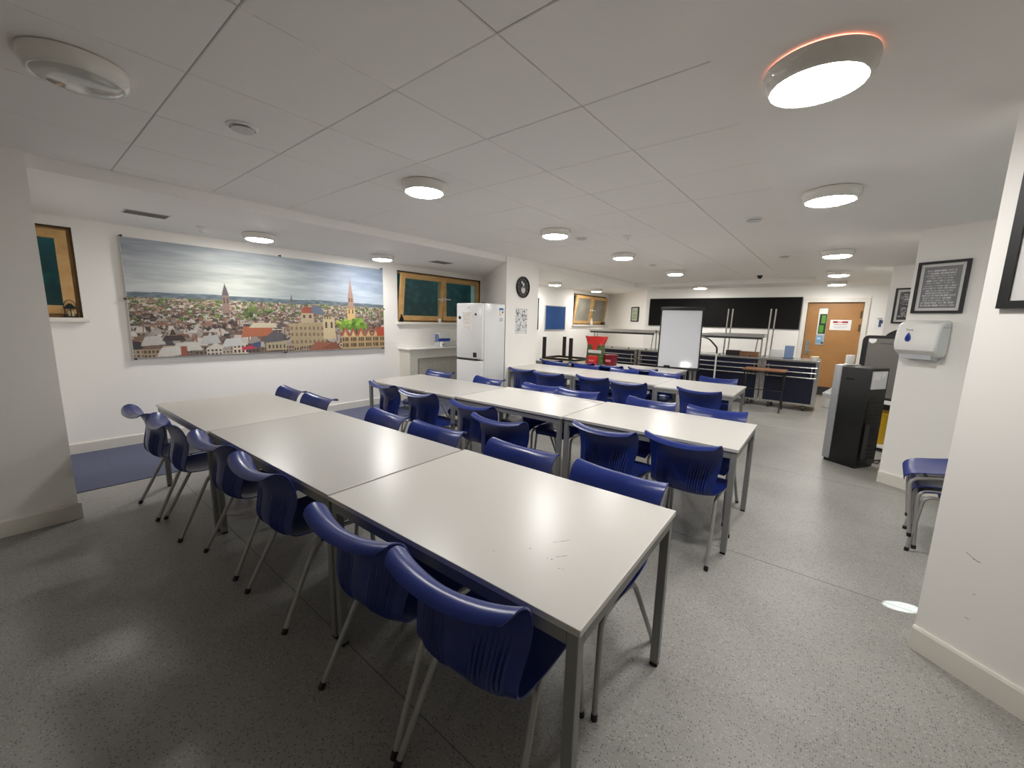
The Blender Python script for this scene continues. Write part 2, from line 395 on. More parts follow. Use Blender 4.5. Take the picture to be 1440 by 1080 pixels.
for k, (x, y, l) in enumerate(RL):
    t = ceil_light(x, y, ZL - (.004 if k == 0 else 0), l)
    if k == 0:                                  # added glowing ring for the pinkish light behind the nearest fitting
        MB().lathe([(.150, .0035), (.157, .0035), (.157, .0005), (.150, .0005)], 48).build('glow_ring', mat('pink_glow', (1, .4, .3, 1), .5, emit=(1, .38, .27), estr=3.0), t)
LL = [(-5.34, 1.93, 'lit round light above the city panorama print, left of its middle'),
      (-5.46, 3.63, 'lit round light between the panorama print and the double wooden window'),
      (-5.45, 8.35, 'lit round light above the blue pinboard in the far recess'),
      (-5.48, 10.55, 'lit round light above the far tilted wooden window'),
      (-2.70, 10.45, 'lit round light on the lowered ceiling in front of the black board')]
for x, y, l in LL: ceil_light(x, y, ZL, l)

# vents, detectors, camera
def round_vent(x, y, z, label, r=.075):
    t = thing('round_vent', label, 'vent', (x, y, z), 0, 'round ceiling air vents')
    MB().lathe([(r, 0), (r, -.006), (r*.84, -.012), (r*.8, -.004)], 32).build('rim', M['white'], t)
    MB().lathe([(r*.45, -.002), (r*.74, -.018), (r*.7, -.022), (.005, -.024)], 32).build('disc', M['mount'], t)
round_vent(-2.63, .907, ZT, 'round white air vent on the ceiling behind the switched-off light')
round_vent(-2.55, 4.45, ZT, 'small round vent beside the second lit light on the tiled ceiling')
round_vent(-.754, 4.52, ZT, 'round vent near the right edge of the tiled ceiling, nearer one')
round_vent(-.74, 7.07, ZT, 'round vent near the right edge of the tiled ceiling, farther one')
round_vent(-2.63, 7.06, ZT, 'small round vent beyond the third lit light on the tiled ceiling')
def detector(x, y, z, label):
    t = thing('smoke_detector', label, 'detector', (x, y, z), 0, 'white smoke detectors')
    MB().lathe([(.05, 0), (.05, -.012), (.042, -.016), (.03, -.018)], 24).build('base', M['white'], t)
    MB().lathe([(.026, -.016), (.026, -.036), (.034, -.04), (.034, -.052), (.022, -.06), (.004, -.061)], 24).build('head', M['white'], t)
detector(-5.45, 1.42, ZL, 'white smoke detector on the left ceiling above the panorama print')
detector(-2.05, 4.62, ZT, 'white smoke detector near the middle of the tiled ceiling')
detector(-2.0, 9.8, ZT, 'small white smoke detector at the far end of the tiled ceiling')
def grille(x, y, z, sx, sy, label):
    t = thing('vent_grille', label, 'vent', (x, y, z), 0, 'rectangular ceiling grilles')
    MB().box(-sx/2, sx/2, -sy/2, sy/2, -.004, 0).build('plate', M['mount'], t, smooth=False)
    n = 5
    for i in range(n):
        xx = -sx/2+.02+(sx-.04)*(i+.5)/n
        MB().box(xx-.010, xx+.010, -sy/2+.015, sy/2-.015, -.009, -.004).build('slat', M['vent'], t, smooth=False)
grille(-5.22, .93, ZL, .22, .33, 'grey slatted grille on the left ceiling near the small window')
grille(-5.22, 4.57, ZL, .26, .36, 'grey slatted grille on the left ceiling above the double window')
t = thing('dome_camera', 'small black dome camera at the far edge of the tiled ceiling', 'camera', (-1.37, 9.55, ZT))
MB().lathe([(.05, 0), (.05, -.02), (.045, -.024)], 24).build('base', M['black'], t)
MB().lathe([(.04, -.022), (.038, -.045), (.026, -.06), (.004, -.066)], 24).build('dome', M['gloss_black'], t)

# ------------------------------------------------------------------ tables
def table(x, y, rz, L, W, label, top='top', H=.735):
    t = thing('dining_table', label, 'table', (x, y, 0), rz, 'white canteen tables')
    MB().box(-L/2, L/2, -W/2, W/2, H-.022, H, bev=.002).build('tabletop', M[top], t, smooth=False)
    s = .036; h0, h1 = H-.068, H-.0225; i = .008
    X, Y = L/2-i, W/2-i
    for sy in (-1, 1): MB().box(-X+s, X-s, sy*Y-(s-.006 if sy > 0 else 0), sy*Y+(0 if sy > 0 else s-.006), h0, h1).build('frame_rail', M['steel'], t, smooth=False)
    for sx in (-1, 1): MB().box(sx*X-(s-.006 if sx > 0 else 0), sx*X+(0 if sx > 0 else s-.006), -Y+s, Y-s, h0, h1).build('frame_rail', M['steel'], t, smooth=False)
    for sx in (-1, 1):
        for sy in (-1, 1):
            x0, y0 = sx*X-(s if sx > 0 else 0), sy*Y-(s if sy > 0 else 0)
            lg = MB().box(x0, x0+s, y0, y0+s, .014, h1, bev=.003).build('leg', M['steel'], t, smooth=False)
            MB().box(x0+.002, x0+s-.002, y0+.002, y0+s-.002, 0, .014).build('foot_cap', M['black'], lg, smooth=False)
    return t
T1 = table(-1.055, 1.25, 1.6, 1.235, .862, 'white table at the right end of the nearest row, scuffed top, closest to camera')
# pencil scuffs on the nearest top
SCUFFS = [(.342, -.118, .366, -.09, .0012), (.362, -.094, .384, -.064, .0016), (.392, -.211, .396, -.206, .0030), (.398, -.188, .412, -.172, .0014), (.412, -.170, .424, -.158, .0018), (.436, -.24, .444, -.232, .0012), (.45, -.236, .452, -.225, .0010), (.30, -.205, .306, -.198, .0020), (.212, -.295, .215, -.289, .0018), (.378, -.214, .381, -.209, .0018)]
sc = MB()
for ax, ay, bx, by, wd in SCUFFS:
    p, q = Vector((ax, ay)), Vector((bx, by)); n_ = Vector((-(q-p).y, (q-p).x)).normalized()*wd
    sc.add([(p.x-n_.x, p.y-n_.y, .7354), (q.x-n_.x*.4, q.y-n_.y*.4, .7354), (q.x+n_.x*.4, q.y+n_.y*.4, .7354), (p.x+n_.x, p.y+n_.y, .7354)], [(0, 1, 2, 3)])
tag(sc.build('scuff_mark', mat('scuff', rgb(120, 116, 110), .6), T1, smooth=False), kind='stuff')
table(-2.447, 1.205, 1.5, 1.525, .84, 'greyer long table in the middle of the nearest row', 'top_grey')
table(-3.845, 1.15, 1.5, 1.25, .835, 'white table at the left end of the nearest row, by the blue carpet')
table(-1.062, 3.25, 1.0, 1.29, .86, 'white table at the right end of the second row')
table(-2.335, 3.21, 1.0, 1.235, .85, 'white table in the middle of the second row')
table(-3.715, 3.145, 1.0, 1.50, .835, 'greyish white table at the left end of the second row, toward the fridge', 'top_grey')
table(-1.30, 5.49, 1.0, .9, .90, 'short white table at the right end of the third row')
table(-2.375, 5.56, 0.5, 1.235, .84, 'white table in the middle of the third row')
table(-3.615, 5.57, 0.5, 1.235, .84, 'white table at the left end of the third row, by the clock pier')
table(-2.56, 6.84, 0, 1.2, .84, 'white table at the right end of the farthest row, behind the flip chart legs')
table(-3.77, 6.84, 0, 1.2, .84, 'white table in the farthest row carrying the red packages')
table(-5.0, 6.95, 0, 1.2, .84, 'white table in the farthest row carrying the upturned black-legged table')

# ------------------------------------------------------------------ chairs
def cr(P, t):
    n = len(P)-1; i = min(int(t*n), n-1); f = t*n-i
    p0, p1, p2, p3 = P[max(i-1, 0)], P[i], P[i+1], P[min(i+2, n)]
    return [.5*(2*b+(c-a)*f+(2*a-5*b+4*c-d)*f*f+(-a+3*b-3*c+d)*f**3) for a, b, c, d in zip(p0, p1, p2, p3)]
# y, z, half width, wrap forward at the edges, edge rise, rib amount
PROF = [(.195, .398, .180, 0, -.006, 0), (.186, .427, .200, 0, -.004, 0), (.135, .440, .214, 0, .004, 0), (.03, .431, .220, 0, .014, 0),
        (-.09, .427, .216, 0, .020, 0), (-.185, .424, .208, .004, .024, 0), (-.248, .434, .202, .014, .020, .5), (-.282, .466, .200, .026, .010, 1), (-.290, .512, .203, .036, .004, 1),
        (-.281, .562, .210, .036, 0, 1), (-.272, .612, .219, .038, 0, .8), (-.271, .660, .227, .038, .002, 0), (-.280, .706, .233, .036, .008, 0),
        (-.298, .744, .237, .036, .016, 0), (-.322, .768, .238, .036, .022, 0), (-.350, .777, .237, .034, .026, 0), (-.376, .771, .230, .030, .026, 0), (-.392, .757, .214, .028, .024, 0)]
def shell_mesh():
    NU, NV = 132, 48
    co = np.zeros((NV+1, NU+1, 3))
    for j in range(NV+1):
        y, z, w, wrap, rise, rib = cr(PROF, j/NV)
        for i in range(NU+1):
            u = -1+2*i/NU; a = abs(u)
            ww = w*(1-.0*a)
            yy = y + wrap*a**2.2; zz = z + rise*a**2.4
            if j/NV > .40: yy -= .010*math.exp(-(u/.34)**2)*min(1, (j/NV-.40)*8)*(1 if j/NV < .75 else max(0, 1-(j/NV-.75)*6))
            if rib > .05 and .22 < a < .80:
                env = min(1, (a-.22)/.06, (.80-a)/.06)*rib
                yy += .0042*math.cos((a-.22)/.58*8*2*math.pi)*env - .003*env
            co[j, i] = (ww*u, yy, zz)
    # normals by finite differences, then a second skin
    du = np.gradient(co, axis=1); dv = np.gradient(co, axis=0); n = np.cross(du, dv); n /= np.linalg.norm(n, axis=2, keepdims=True)
    th = .0055
    back = co - n*th
    N = (NU+1)*(NV+1); idx = np.arange(N).reshape(NV+1, NU+1)
    vs = np.concatenate([co.reshape(-1, 3), back.reshape(-1, 3)])
    fs = []
    for j in range(NV):
        for i in range(NU):
            a, b, c, d = idx[j, i], idx[j, i+1], idx[j+1, i+1], idx[j+1, i]
            fs.append((a, b, c, d)); fs.append((N+a, N+d, N+c, N+b))
    rim = [idx[0, i] for i in range(NU+1)] + [idx[j, NU] for j in range(1, NV+1)] + [idx[NV, i] for i in range(NU-1, -1, -1)] + [idx[j, 0] for j in range(NV-1, 0, -1)]
    for k in range(len(rim)):
        a, b = rim[k], rim[(k+1) % len(rim)]; fs.append((b, a, N+a, N+b))
    b = MB(); b.add(vs.tolist(), fs); return b
chair0 = thing('chair', 'x', 'chair', (0, 0, 0), 0)
shell_mesh().build('seat_shell', M['blue'], chair0, angle=60)
def bend(pts, r=.05, n=5):
    out = [Vector(pts[0])]
    for i in range(1, len(pts)-1):
        a, b, c = Vector(pts[i-1]), Vector(pts[i]), Vector(pts[i+1])
        p, q = b+(a-b).normalized()*r, b+(c-b).normalized()*r
        for k in range(n+1):
            t = k/n; out.append((1-t)**2*p+2*t*(1-t)*b+t*t*q)
    out.append(Vector(pts[-1])); return out
for s in (-1, 1):
    for pts in ([(s*.210, .205, .012), (s*.196, .168, .404), (s*.188, .02, .410)], [(s*.228, -.325, .012), (s*.192, -.125, .408), (s*.188, .02, .410)]):
        lg = MB().tube(bend(pts), .0115, 10).build('leg', M['tube'], chair0)
        f = Vector(pts[0]); d = (Vector(pts[1])-f).normalized()
        MB().tube([f-d*.013+Vector((0,0,0.0)), f+d*.014], .0135, 10).build('foot_cap', M['black'], lg)
MB().tube([(-.188, .09, .408), (.188, .09, .408)], .010, 8).tube([(-.189, -.06, .406), (.189, -.06, .406)], .010, 8).build('seat_frame', M['tube'], chair0)
used = []
def chair(x, y, rz, label, group, dz=0.0, tiltx=0.0):
    c = chair0 if not used else copy_tree(chair0)
    used.append(c); c.location = (x, y, dz); c.rotation_euler = (tiltx, 0, math.radians(rz)); c['label'] = label
    c['group'] = group
ORD = ['first', 'second', 'third', 'fourth', 'fifth', 'sixth', 'seventh']
def row(pts, face, side, which, jit, group, special=None):
    n = len(pts)
    for k, (x, y) in enumerate(pts):
        r = (0 if face > 0 else 180) + jit[k % len(jit)]
        oy = y + .318 if face > 0 else y - .318
        w = 'rightmost' if k == 0 else ('leftmost' if k == n-1 else ORD[k] + ' from the right')
        lab = 'blue plastic chair, %s along the %s side of the %s table row' % (w, side, which)
        if special and k in special: lab = special[k]
        chair(x, oy, r, lab, group)
# crest positions (x, y) of the backrests
row([(-.80, .70), (-1.282, .675), (-2.14, .68), (-2.78, .66), (-3.47, .58), (-3.96, .53)], 1, 'near', 'nearest', (5, 4, 1, 3, -2, 3), 'blue chairs on the near side of the first row',
    {0: 'large ribbed blue chair back closest to the camera, tucked under the nearest table corner'})
row([(-.765, 1.79), (-1.33, 1.78), (-2.0, 1.74), (-2.59, 1.735), (-3.54, 1.69), (-4.09, 1.68)], -1, 'far', 'nearest', (-2, 1, 3, -3, 2, 0), 'blue chairs on the far side of the first row')
row([(-.68, 2.60), (-1.19, 2.52), (-1.915, 2.20), (-2.40, 2.43), (-3.18, 2.45), (-3.78, 2.49)], 1, 'near', 'second', (-4, -2, 4, 2, 3, -5), 'blue chairs on the near side of the second row',
    {2: 'blue plastic chair pulled out from the near side of the second table row'})
row([(-.735, 3.785), (-1.32, 3.77), (-2.07, 3.735), (-2.53, 3.725), (-3.31, 3.68), (-4.16, 3.66)], -1, 'far', 'second', (2, -2, 1, 3, -2, 4), 'blue chairs on the far side of the second row')
row([(-1.137, 4.77), (-1.985, 4.74), (-2.483, 4.80), (-3.12, 4.66), (-3.627, 4.76)], 1, 'near', 'third', (-3, 2, -2, 3, -2), 'blue chairs on the near side of the third row')
row([(-1.20, 6.06), (-1.955, 6.09), (-2.56, 6.08), (-3.26, 6.09), (-3.83, 6.09)], -1, 'far', 'third', (3, -2, 2, -3, 1), 'blue chairs on the far side of the third row')
row([(-2.40, 6.31), (-2.94, 6.30), (-3.50, 6.30), (-4.15, 6.30)], 1, 'near', 'farthest', (2, -3, 1, 2), 'blue chairs on the near side of the farthest row')
for k, (cx, dz, tl) in enumerate(((.76, 0, 0), (.79, .060, -9), (.757, .150, -12))):
    chair(cx, 3.955, 86, ['blue chair at the bottom of the stack behind the right pillar', 'blue chair in the middle of the stack behind the right pillar', 'blue chair on top of the stack behind the right pillar'][k], 'stacked blue chairs', dz=dz, tiltx=math.radians(tl))

# ------------------------------------------------------------------ city panorama print
def city():
    W, H = 640, 262; rs = np.random.RandomState(5); rnd = random.Random(11)
    im = np.zeros((H, W, 3)); yy, xx = np.mgrid[0:H, 0:W]; t = yy/(H-1); s = xx/(W-1)
    def noise(sx, sy, seed):
        r = np.random.RandomState(seed); g = r.rand(sy+2, sx+2)
        gx, gy = s*sx, t*sy; i, j = gx.astype(int), gy.astype(int); fx, fy = gx-i, gy-j
        fx = fx*fx*(3-2*fx); fy = fy*fy*(3-2*fy)
        return (g[j, i]*(1-fx)+g[j, i+1]*fx)*(1-fy)+(g[j+1, i]*(1-fx)+g[j+1, i+1]*fx)*fy
    n = .45*noise(4, 11, 1)+.33*noise(9, 30, 2)+.22*noise(24, 70, 3)
    glow = np.exp(-((s-.38)/.30)**2-((t-.72)/.28)**2)
    sky = np.array([172, 178, 184.]) + (n[..., None]-.5)*np.array([74, 70, 62]) + glow[..., None]*np.array([34, 30, 12]) + (.8-t)[..., None]*np.array([34, 30, 20]) - (s > 0)[..., None]*s[..., None]*np.array([16, 8, -6])
    hz = .545 + .035*np.sin(s*2.2+.2)*0 + .02*noise(9, 1, 8) + .012*np.clip(np.sin(s*3.0), 0, 1)
    im[:] = sky
    hill = t < hz
    hc = np.array([104, 118, 128.])+(noise(60, 60, 9)[..., None]-.5)*46
    im[hill] = hc[hill]
    band = t < hz-.045
    fc = np.array([140, 142, 112.])+(noise(90, 70, 10)[..., None]-.5)*90; im[band] = fc[band]
    def poly(pts, c, jit=10):
        P = [(p[0]*(W-1), p[1]*(H-1)) for p in pts]
        x0, x1 = int(max(0, min(p[0] for p in P))), int(min(W-1, max(p[0] for p in P)))+1
        y0, y1 = int(max(0, min(p[1] for p in P))), int(min(H-1, max(p[1] for p in P)))+1
        if x1 <= x0 or y1 <= y0: return
        X, Y = xx[y0:y1, x0:x1], yy[y0:y1, x0:x1]; ins = np.zeros(X.shape, bool); k = len(P)
        for a in range(k):
            (ax, ay), (bx, by) = P[a], P[(a+1) % k]
            c1 = (ay > Y) != (by > Y)
            with np.errstate(divide='ignore', invalid='ignore'):
                ins ^= c1 & (X < (bx-ax)*(Y-ay)/(by-ay+1e-12)+ax)
        sub = im[y0:y1, x0:x1]
        sub[ins] = np.array(c)+(rs.rand(ins.sum(), 1)-.5)*jit*2
    def tree(cx, cy, r, c=(88, 112, 56)):
        for k in range(26):
            a, q = rnd.uniform(0, 6.28), r*math.sqrt(rnd.random()); px, py = cx+q*math.cos(a), cy+q*1.6*math.sin(a)
            d = rnd.uniform(.25, .5)*r; v = rnd.uniform(-34, 34)+(py-cy)/r*16
            poly([(px+d*math.cos(k2*1.05), py+1.9*d*math.sin(k2*1.05)) for k2 in range(6)], (c[0]+v, c[1]+v, c[2]+v*.6), 16)
    walls = [(190, 172, 148), (168, 148, 126), (208, 196, 176), (154, 132, 114), (128, 112, 102), (206, 196, 184), (176, 154, 128), (112, 98, 92)]
    roofs = [(112, 92, 86), (84, 80, 82), (142, 104, 88), (164, 156, 150), (204, 198, 190), (98, 78, 70), (72, 70, 76), (128, 106, 94), (186, 178, 170)]
    for d in range(34):                                     # rows of houses, far to near
        q = d/33.0; tb = .515*(1-q)**1.15 - .02; hh = .010+.085*q**1.4; ww = .006+.034*q**1.3
        x = -rnd.random()*ww
        while x < 1:
            w0 = ww*rnd.uniform(.6, 1.7); h0 = hh*rnd.uniform(.6, 1.25); b = tb+rnd.uniform(-.01, .012); wc = rnd.choice(walls); rc = rnd.choice(roofs)
            v = rnd.uniform(-26, 12); wc = [c+v for c in wc]; rc = [c+v for c in rc]
            poly([(x, b-.1), (x+w0, b-.1), (x+w0, b+h0), (x, b+h0)], wc)
            rh = h0*rnd.uniform(.35, .8)
            if rnd.random() < .5: poly([(x-.002, b+h0), (x+w0+.002, b+h0), (x+w0*.85, b+h0+rh), (x+w0*.15, b+h0+rh)], rc)
            else: poly([(x-.001, b+h0), (x+w0*.5, b+h0+rh*1.3), (x+w0+.001, b+h0)], rc)
            if q > .15:
                nw = max(2, int(w0*90))
                for r_ in range(2 if q < .5 else 3):
                    for k in range(nw):
                        cx = x+w0*(k+.5)/nw; cz = b+h0*(.75-.42*r_); wq = w0/nw*.28
                        poly([(cx-wq, cz-h0*.13), (cx+wq, cz-h0*.13), (cx+wq, cz+h0*.12), (cx-wq, cz+h0*.12)], (76, 66, 60), 14)
            if rnd.random() < .4: 
                cx = x+w0*rnd.random(); poly([(cx, b+h0), (cx+ww*.12, b+h0), (cx+ww*.12, b+h0+rh*1.5), (cx, b+h0+rh*1.5)], (140, 100, 84))
            if rnd.random() < .10 and q < .45: tree(x, b+h0*.8, .006+.012*q)
            x += w0*rnd.uniform(.8, 1.05)
    # landmarks
    def tower(cx, b, w, h, c): 
        poly([(cx-w, b), (cx+w, b), (cx+w*.95, b+h), (cx-w*.95, b+h)], c)
        for k in (-.45, .45): poly([(cx+w*k-w*.16, b+h*.55), (cx+w*k+w*.16, b+h*.55), (cx+w*k+w*.16, b+h*.85), (cx+w*k-w*.16, b+h*.85)], (84, 70, 66))
    tower(.287, .40, .012, .17, (142, 118, 108)); poly([(.275, .57), (.299, .57), (.293, .63), (.287, .68), (.281, .63)], (96, 86, 90)); poly([(.286, .66), (.288, .66), (.287, .72)], (90, 80, 80))
    tower(.535, .45, .005, .09, (130, 120, 104)); poly([(.529, .53), (.541, .53), (.535, .62)], (104, 98, 92))
    tower(.815, .34, .021, .16, (214, 182, 120)); tower(.815, .48, .015, .16, (170, 136, 118))
    poly([(.803, .64), (.827, .64), (.815, .87)], (166, 134, 124)); poly([(.803, .64), (.806, .70), (.809, .64)], (150, 118, 108)); poly([(.821, .64), (.824, .70), (.827, .64)], (150, 118, 108))
    poly([(.57, .40), (.64, .40), (.63, .49), (.585, .49)], (160, 84, 66)); poly([(.62, .41), (.68, .41), (.665, .50), (.62, .50)], (104, 116, 136)); tower(.60, .30, .03, .12, (190, 170, 140))
    for a, b, r in ((.375, .44, .022), (.36, .40, .018), (.43, .42, .014)): tree(a, b, r, (84, 98, 56))
    for a, b, r in ((.80, .30, .036), (.85, .31, .034), (.87, .27, .030), (.78, .27, .026)): tree(a, b, r, (104, 142, 50))
    tree(.745, .31, .016, (150, 158, 70))
    # stone college with battlements, right of centre
    poly([(.52, .06), (.69, .06), (.69, .33), (.52, .30)], (176, 158, 126), 20)
    for k in range(9):
        cx = .53+.155*k/8
        for z in (.11, .19, .26): poly([(cx-.005, z-.025), (cx+.005, z-.025), (cx+.004, z+.012), (cx-.004, z+.012)], (128, 108, 86), 14)
    tower(.70, .13, .030, .23, (208, 188, 150))
    for k in range(5): poly([(.672+.0125*k, .36), (.679+.0125*k, .36), (.679+.0125*k, .385), (.672+.0125*k, .385)], (200, 180, 144))
    poly([(.33, .16), (.46, .18), (.44, .28), (.34, .27)], (176, 104, 74)); poly([(.36, .26), (.47, .26), (.455, .31), (.38, .31)], (206, 194, 168))
    poly([(.42, .03), (.50, .03), (.49, .20), (.45, .22), (.41, .14)], (96, 92, 96))
    poly([(.42, .02), (.505, .02), (.505, .12), (.42, .10)], (178, 164, 134))
    for k in range(5): poly([(.43+.015*k, .04), (.437+.015*k, .04), (.437+.015*k, .08), (.43+.015*k, .08)], (84, 74, 66))
    # gabled row at the lower right
    for k in range(6):
        a = .76+.042*k; b = a+.042
        poly([(a, .0), (b, .0), (b, .17), (a, .17)], (190, 164, 122), 18); poly([(a-.003, .16), ((a+b)/2, .27), (b+.003, .16)], (150, 92, 70) if k % 2 else (178, 92, 66)); poly([(a+.008, .15), ((a+b)/2, .225), (b-.008, .15)], (212, 186, 138))
        for z in (.05, .12):
            for dx in (.010, .022, .032): poly([(a+dx-.004, z-.025), (a+dx+.004, z-.025), (a+dx+.004, z+.02), (a+dx-.004, z+.02)], (92, 72, 56), 12)
    poly([(.955, .15), (1, .15), (1, .27), (.97, .27)], (190, 84, 62))
    poly([(.60, .0), (.72, .0), (.70, .09), (.63, .10)], (158, 100, 78)); poly([(.66, .02), (.76, .0), (.73, .10)], (140, 86, 68))
    # pale roofs at the lower left
    for a, b, w0, c in ((.02, .10, .07, (196, 192, 186)), (.10, .04, .10, (206, 202, 194)), (.19, .10, .07, (188, 186, 184)), (.26, .07, .08, (200, 198, 196)), (.06, .0, .08, (214, 210, 204))):
        poly([(a, b), (a+w0, b+.01), (a+w0*.8, b+.09), (a+w0*.2, b+.08)], c)
    poly([(.08, .14), (.15, .14), (.14, .19), (.09, .19)], (70, 58, 56)); poly([(.13, .0), (.15, .0), (.15, .09), (.13, .09)], (156, 90, 70))
    poly([(.33, .03), (.385, .05), (.385, .085), (.33, .065)], (196, 60, 84)); poly([(.37, .06), (.40, .06), (.40, .12), (.37, .10)], (70, 84, 120))
    return np.clip(im*.93, 0, 255)
mur = thing('city_panorama', 'long printed canvas showing a city skyline with church spire, on the left wall', 'picture', (XL+.002, 2.44, .99), 90)
MB().box(-1.60, 1.60, -.05, -.012, 0, 1.305).build('canvas', M['mount'], mur, smooth=False)
print_panel('print', city(), -1.597, 1.597, .003, 1.302, -.0512, mur)
for px in (-1.585, .0, 1.585):
    for pz in (-.008, 1.313): MB().tube([(px, -.055, pz), (px, 0, pz)], .012, 10).build('pin', M['dark_grey'], mur)
for px in (-1.61, 1.61): MB().tube([(px, -.055, .65), (px, 0, .65)], .012, 10).build('pin', M['dark_grey'], mur)

# ------------------------------------------------------------------ framed prints, boards, clock
def lines_img(nx, ny, bg, fg, rows, seed, soft=.5):
    r = random.Random(seed); im = np.zeros((ny, nx, 3)); im[:] = bg
    for k in range(rows):
        z0 = int(ny*(.06+.88*k/rows)); z1 = max(z0+1, int(ny*(.06+.88*(k+.55)/rows))); big = r.random()
        if r.random() < .12: continue
        m = r.uniform(.05, .16); x = int(nx*m); end = int(nx*(1-m*r.uniform(.7, 1.6)))
        while x < end:
            l = r.randint(2, max(3, nx//6)); c = r.uniform(.45, 1)
            im[z0:z1, x:min(end, x+l)] = np.array(bg)*(1-c)+np.array(fg)*c; x += l+r.randint(1, 2)
    return im
def frame(name, label, loc, rz, w, h, t, img, mountw=.04, matf='black', group=None, glass=True, cat='picture'):
    f = thing(name, label, cat, loc, rz, group)
    b = MB().box(-w/2, w/2, -.025, 0, 0, t).box(-w/2, w/2, -.025, 0, h-t, h).box(-w/2, -w/2+t, -.025, 0, t, h-t).box(w/2-t, w/2, -.025, 0, t, h-t)
    b.build('frame', M[matf], f, smooth=False)
    MB().box(-w/2+t, w/2-t, -.012, -.002, t, h-t).build('mount', M['mount'], f, smooth=False)
    q = t+mountw
    print_panel('print', img, -w/2+q, w/2-q, q, h-q, -.0126, f, PRINT_G)
    return f
ca, sa = math.cos(math.radians(AP)), math.sin(math.radians(AP))
def on_pier(p, ang, u, z, out=.001): 
    a = math.radians(ang); return (p[0]+math.cos(a)*u+math.sin(a)*out, p[1]+math.sin(a)*u-math.cos(a)*out, z)
P2, P1, P3 = (.473, 5.344), (.448, 2.589), (.50, 8.2)
frame('framed_poster', 'black framed grey text poster above the white towel dispenser', on_pier(P2, AP, .207, 1.668), AP, .342, .455, .022, lines_img(60, 80, (122, 122, 124), (204, 204, 204), 15, 2), .024, group='framed text posters')
frame('framed_poster', 'black framed dark text poster on the far right wall, partly hidden by the pillar', on_pier(P3, AP, .30, 1.60), AP, .42, .50, .022, lines_img(60, 80, (48, 44, 46), (196, 194, 194), 15, 4), .03, group='framed text posters')
frame('framed_poster', 'large black framed picture cut off by the right edge of the photo', on_pier(P1, AN, .36, 1.612), AN, .60, .62, .030, lines_img(60, 80, (150, 146, 138), (90, 88, 84), 12, 9), .05, group='framed text posters')
frame('framed_certificate', 'small framed greenish certificate left of the black board', (-4.75, 11.655, 1.55), -39.3, .42, .42, .03, lines_img(50, 60, (176, 186, 160), (128, 138, 118), 11, 12), .015, cat='certificate')
frame('framed_picture', 'dark frame edge in the far recess just beyond the clock pier', (XL+.002, 8.34, 1.28), 90, .62, .80, .03, lines_img(30, 40, (200, 198, 192), (120, 118, 116), 10, 5), .05)
# blue pinboard
pb = thing('pinboard', 'square blue felt pinboard in the far recess', 'pinboard', (XL+.001, 9.47, 1.275), 90)
MB().box(-.49, .49, -.016, 0, 0, .63).build('felt', M['pinblue'], pb, smooth=False)
b = MB()
for a in ((-.50, .50, -.012, .006), (-.50, .50, .624, .642)): b.box(a[0], a[1], -.022, 0, a[2], a[3])
for a in ((-.505, -.487), (.487, .505)): b.box(a[0], a[1], -.022, 0, -.012, .642)
b.build('edge_trim', M['silver'], pb, smooth=False)
# black felt board
bb = thing('notice_board', 'long empty black notice board on the back wall', 'board', (-2.46, YB-.002, 1.467), 0)
MB().box(-1.72, 1.72, -.018, 0, 0, .70).build('panel', M['board'], bb, smooth=False)
b = MB().box(-1.735, 1.735, -.024, 0, -.014, .001).box(-1.735, 1.735, -.024, 0, .699, .714).box(-1.735, -1.719, -.024, 0, 0, .70).box(1.719, 1.735, -.024, 0, 0, .70)
b.build('edge_trim', M['black'], bb, smooth=False)
# clock on the pier
ck = thing('wall_clock', 'round dark wall clock with a pale patch on the white pier', 'clock', (-4.22, 5.48, 2.057), 90)
RX = Matrix.Rotation(math.radians(90), 4, 'X')
MB().lathe([(.170, 0), (.176, .012), (.172, .03), (.160, .034), (.156, .02)], 48, M=RX).build('rim', M['black'], ck)
MB().lathe([(.157, .014), (.157, .018)], 48, M=RX).build('dial', mat('clock_dial', rgb(74, 72, 72), .4), ck)
b = MB()
for k in range(12):
    a = k*math.pi/6; b.box(-.006, .006, -.0215, -.018, .118, .142, Matrix.Rotation(a, 4, 'Y'))
b.build('hour_mark', M['vent'], ck, smooth=False)
MB().lathe([(.055, .0185), (.055, .0205)], 24, (0, -.045, 0), RX).build('dial_patch', mat('pale_patch', rgb(206, 198, 198), .5), ck)
b = MB().lathe([(.03, .0185), (.03, .0205)], 20, (.012, .04, 0), RX).lathe([(.022, .0185), (.022, .0205)], 20, (-.035, .075, 0), RX).build('dial_patch', M['mount'], ck)
MB().box(-.005, .005, -.026, -.022, -.02, .075, Matrix.Rotation(.6, 4, 'Y')).build('hour_hand', M['black'], ck, smooth=False)
MB().box(-.0035, .0035, -.028, -.025, -.02, .115, Matrix.Rotation(-.9, 4, 'Y')).build('minute_hand', M['black'], ck, smooth=False)
# black and white poster under the clock
r_ = np.random.RandomState(4); im = np.full((70, 50, 3), 226.)
for k in range(230):
    cx, cy, l = r_.randint(0, 50), r_.randint(0, 70), r_.randint(1, 6); im[cy:cy+r_.randint(1, 6), cx:cx+l] = r_.choice([70, 110, 150, 190, 225])
po = thing('paper_poster', 'black and white line-drawing poster under the clock', 'poster', (-4.22, 5.475, 1.285), 90)
MB().box(-.16, .16, -.002, 0, 0, .42).build('sheet', M['mount'], po, smooth=False)
print_panel('print', im, -.157, .157, .003, .417, -.0026, po)

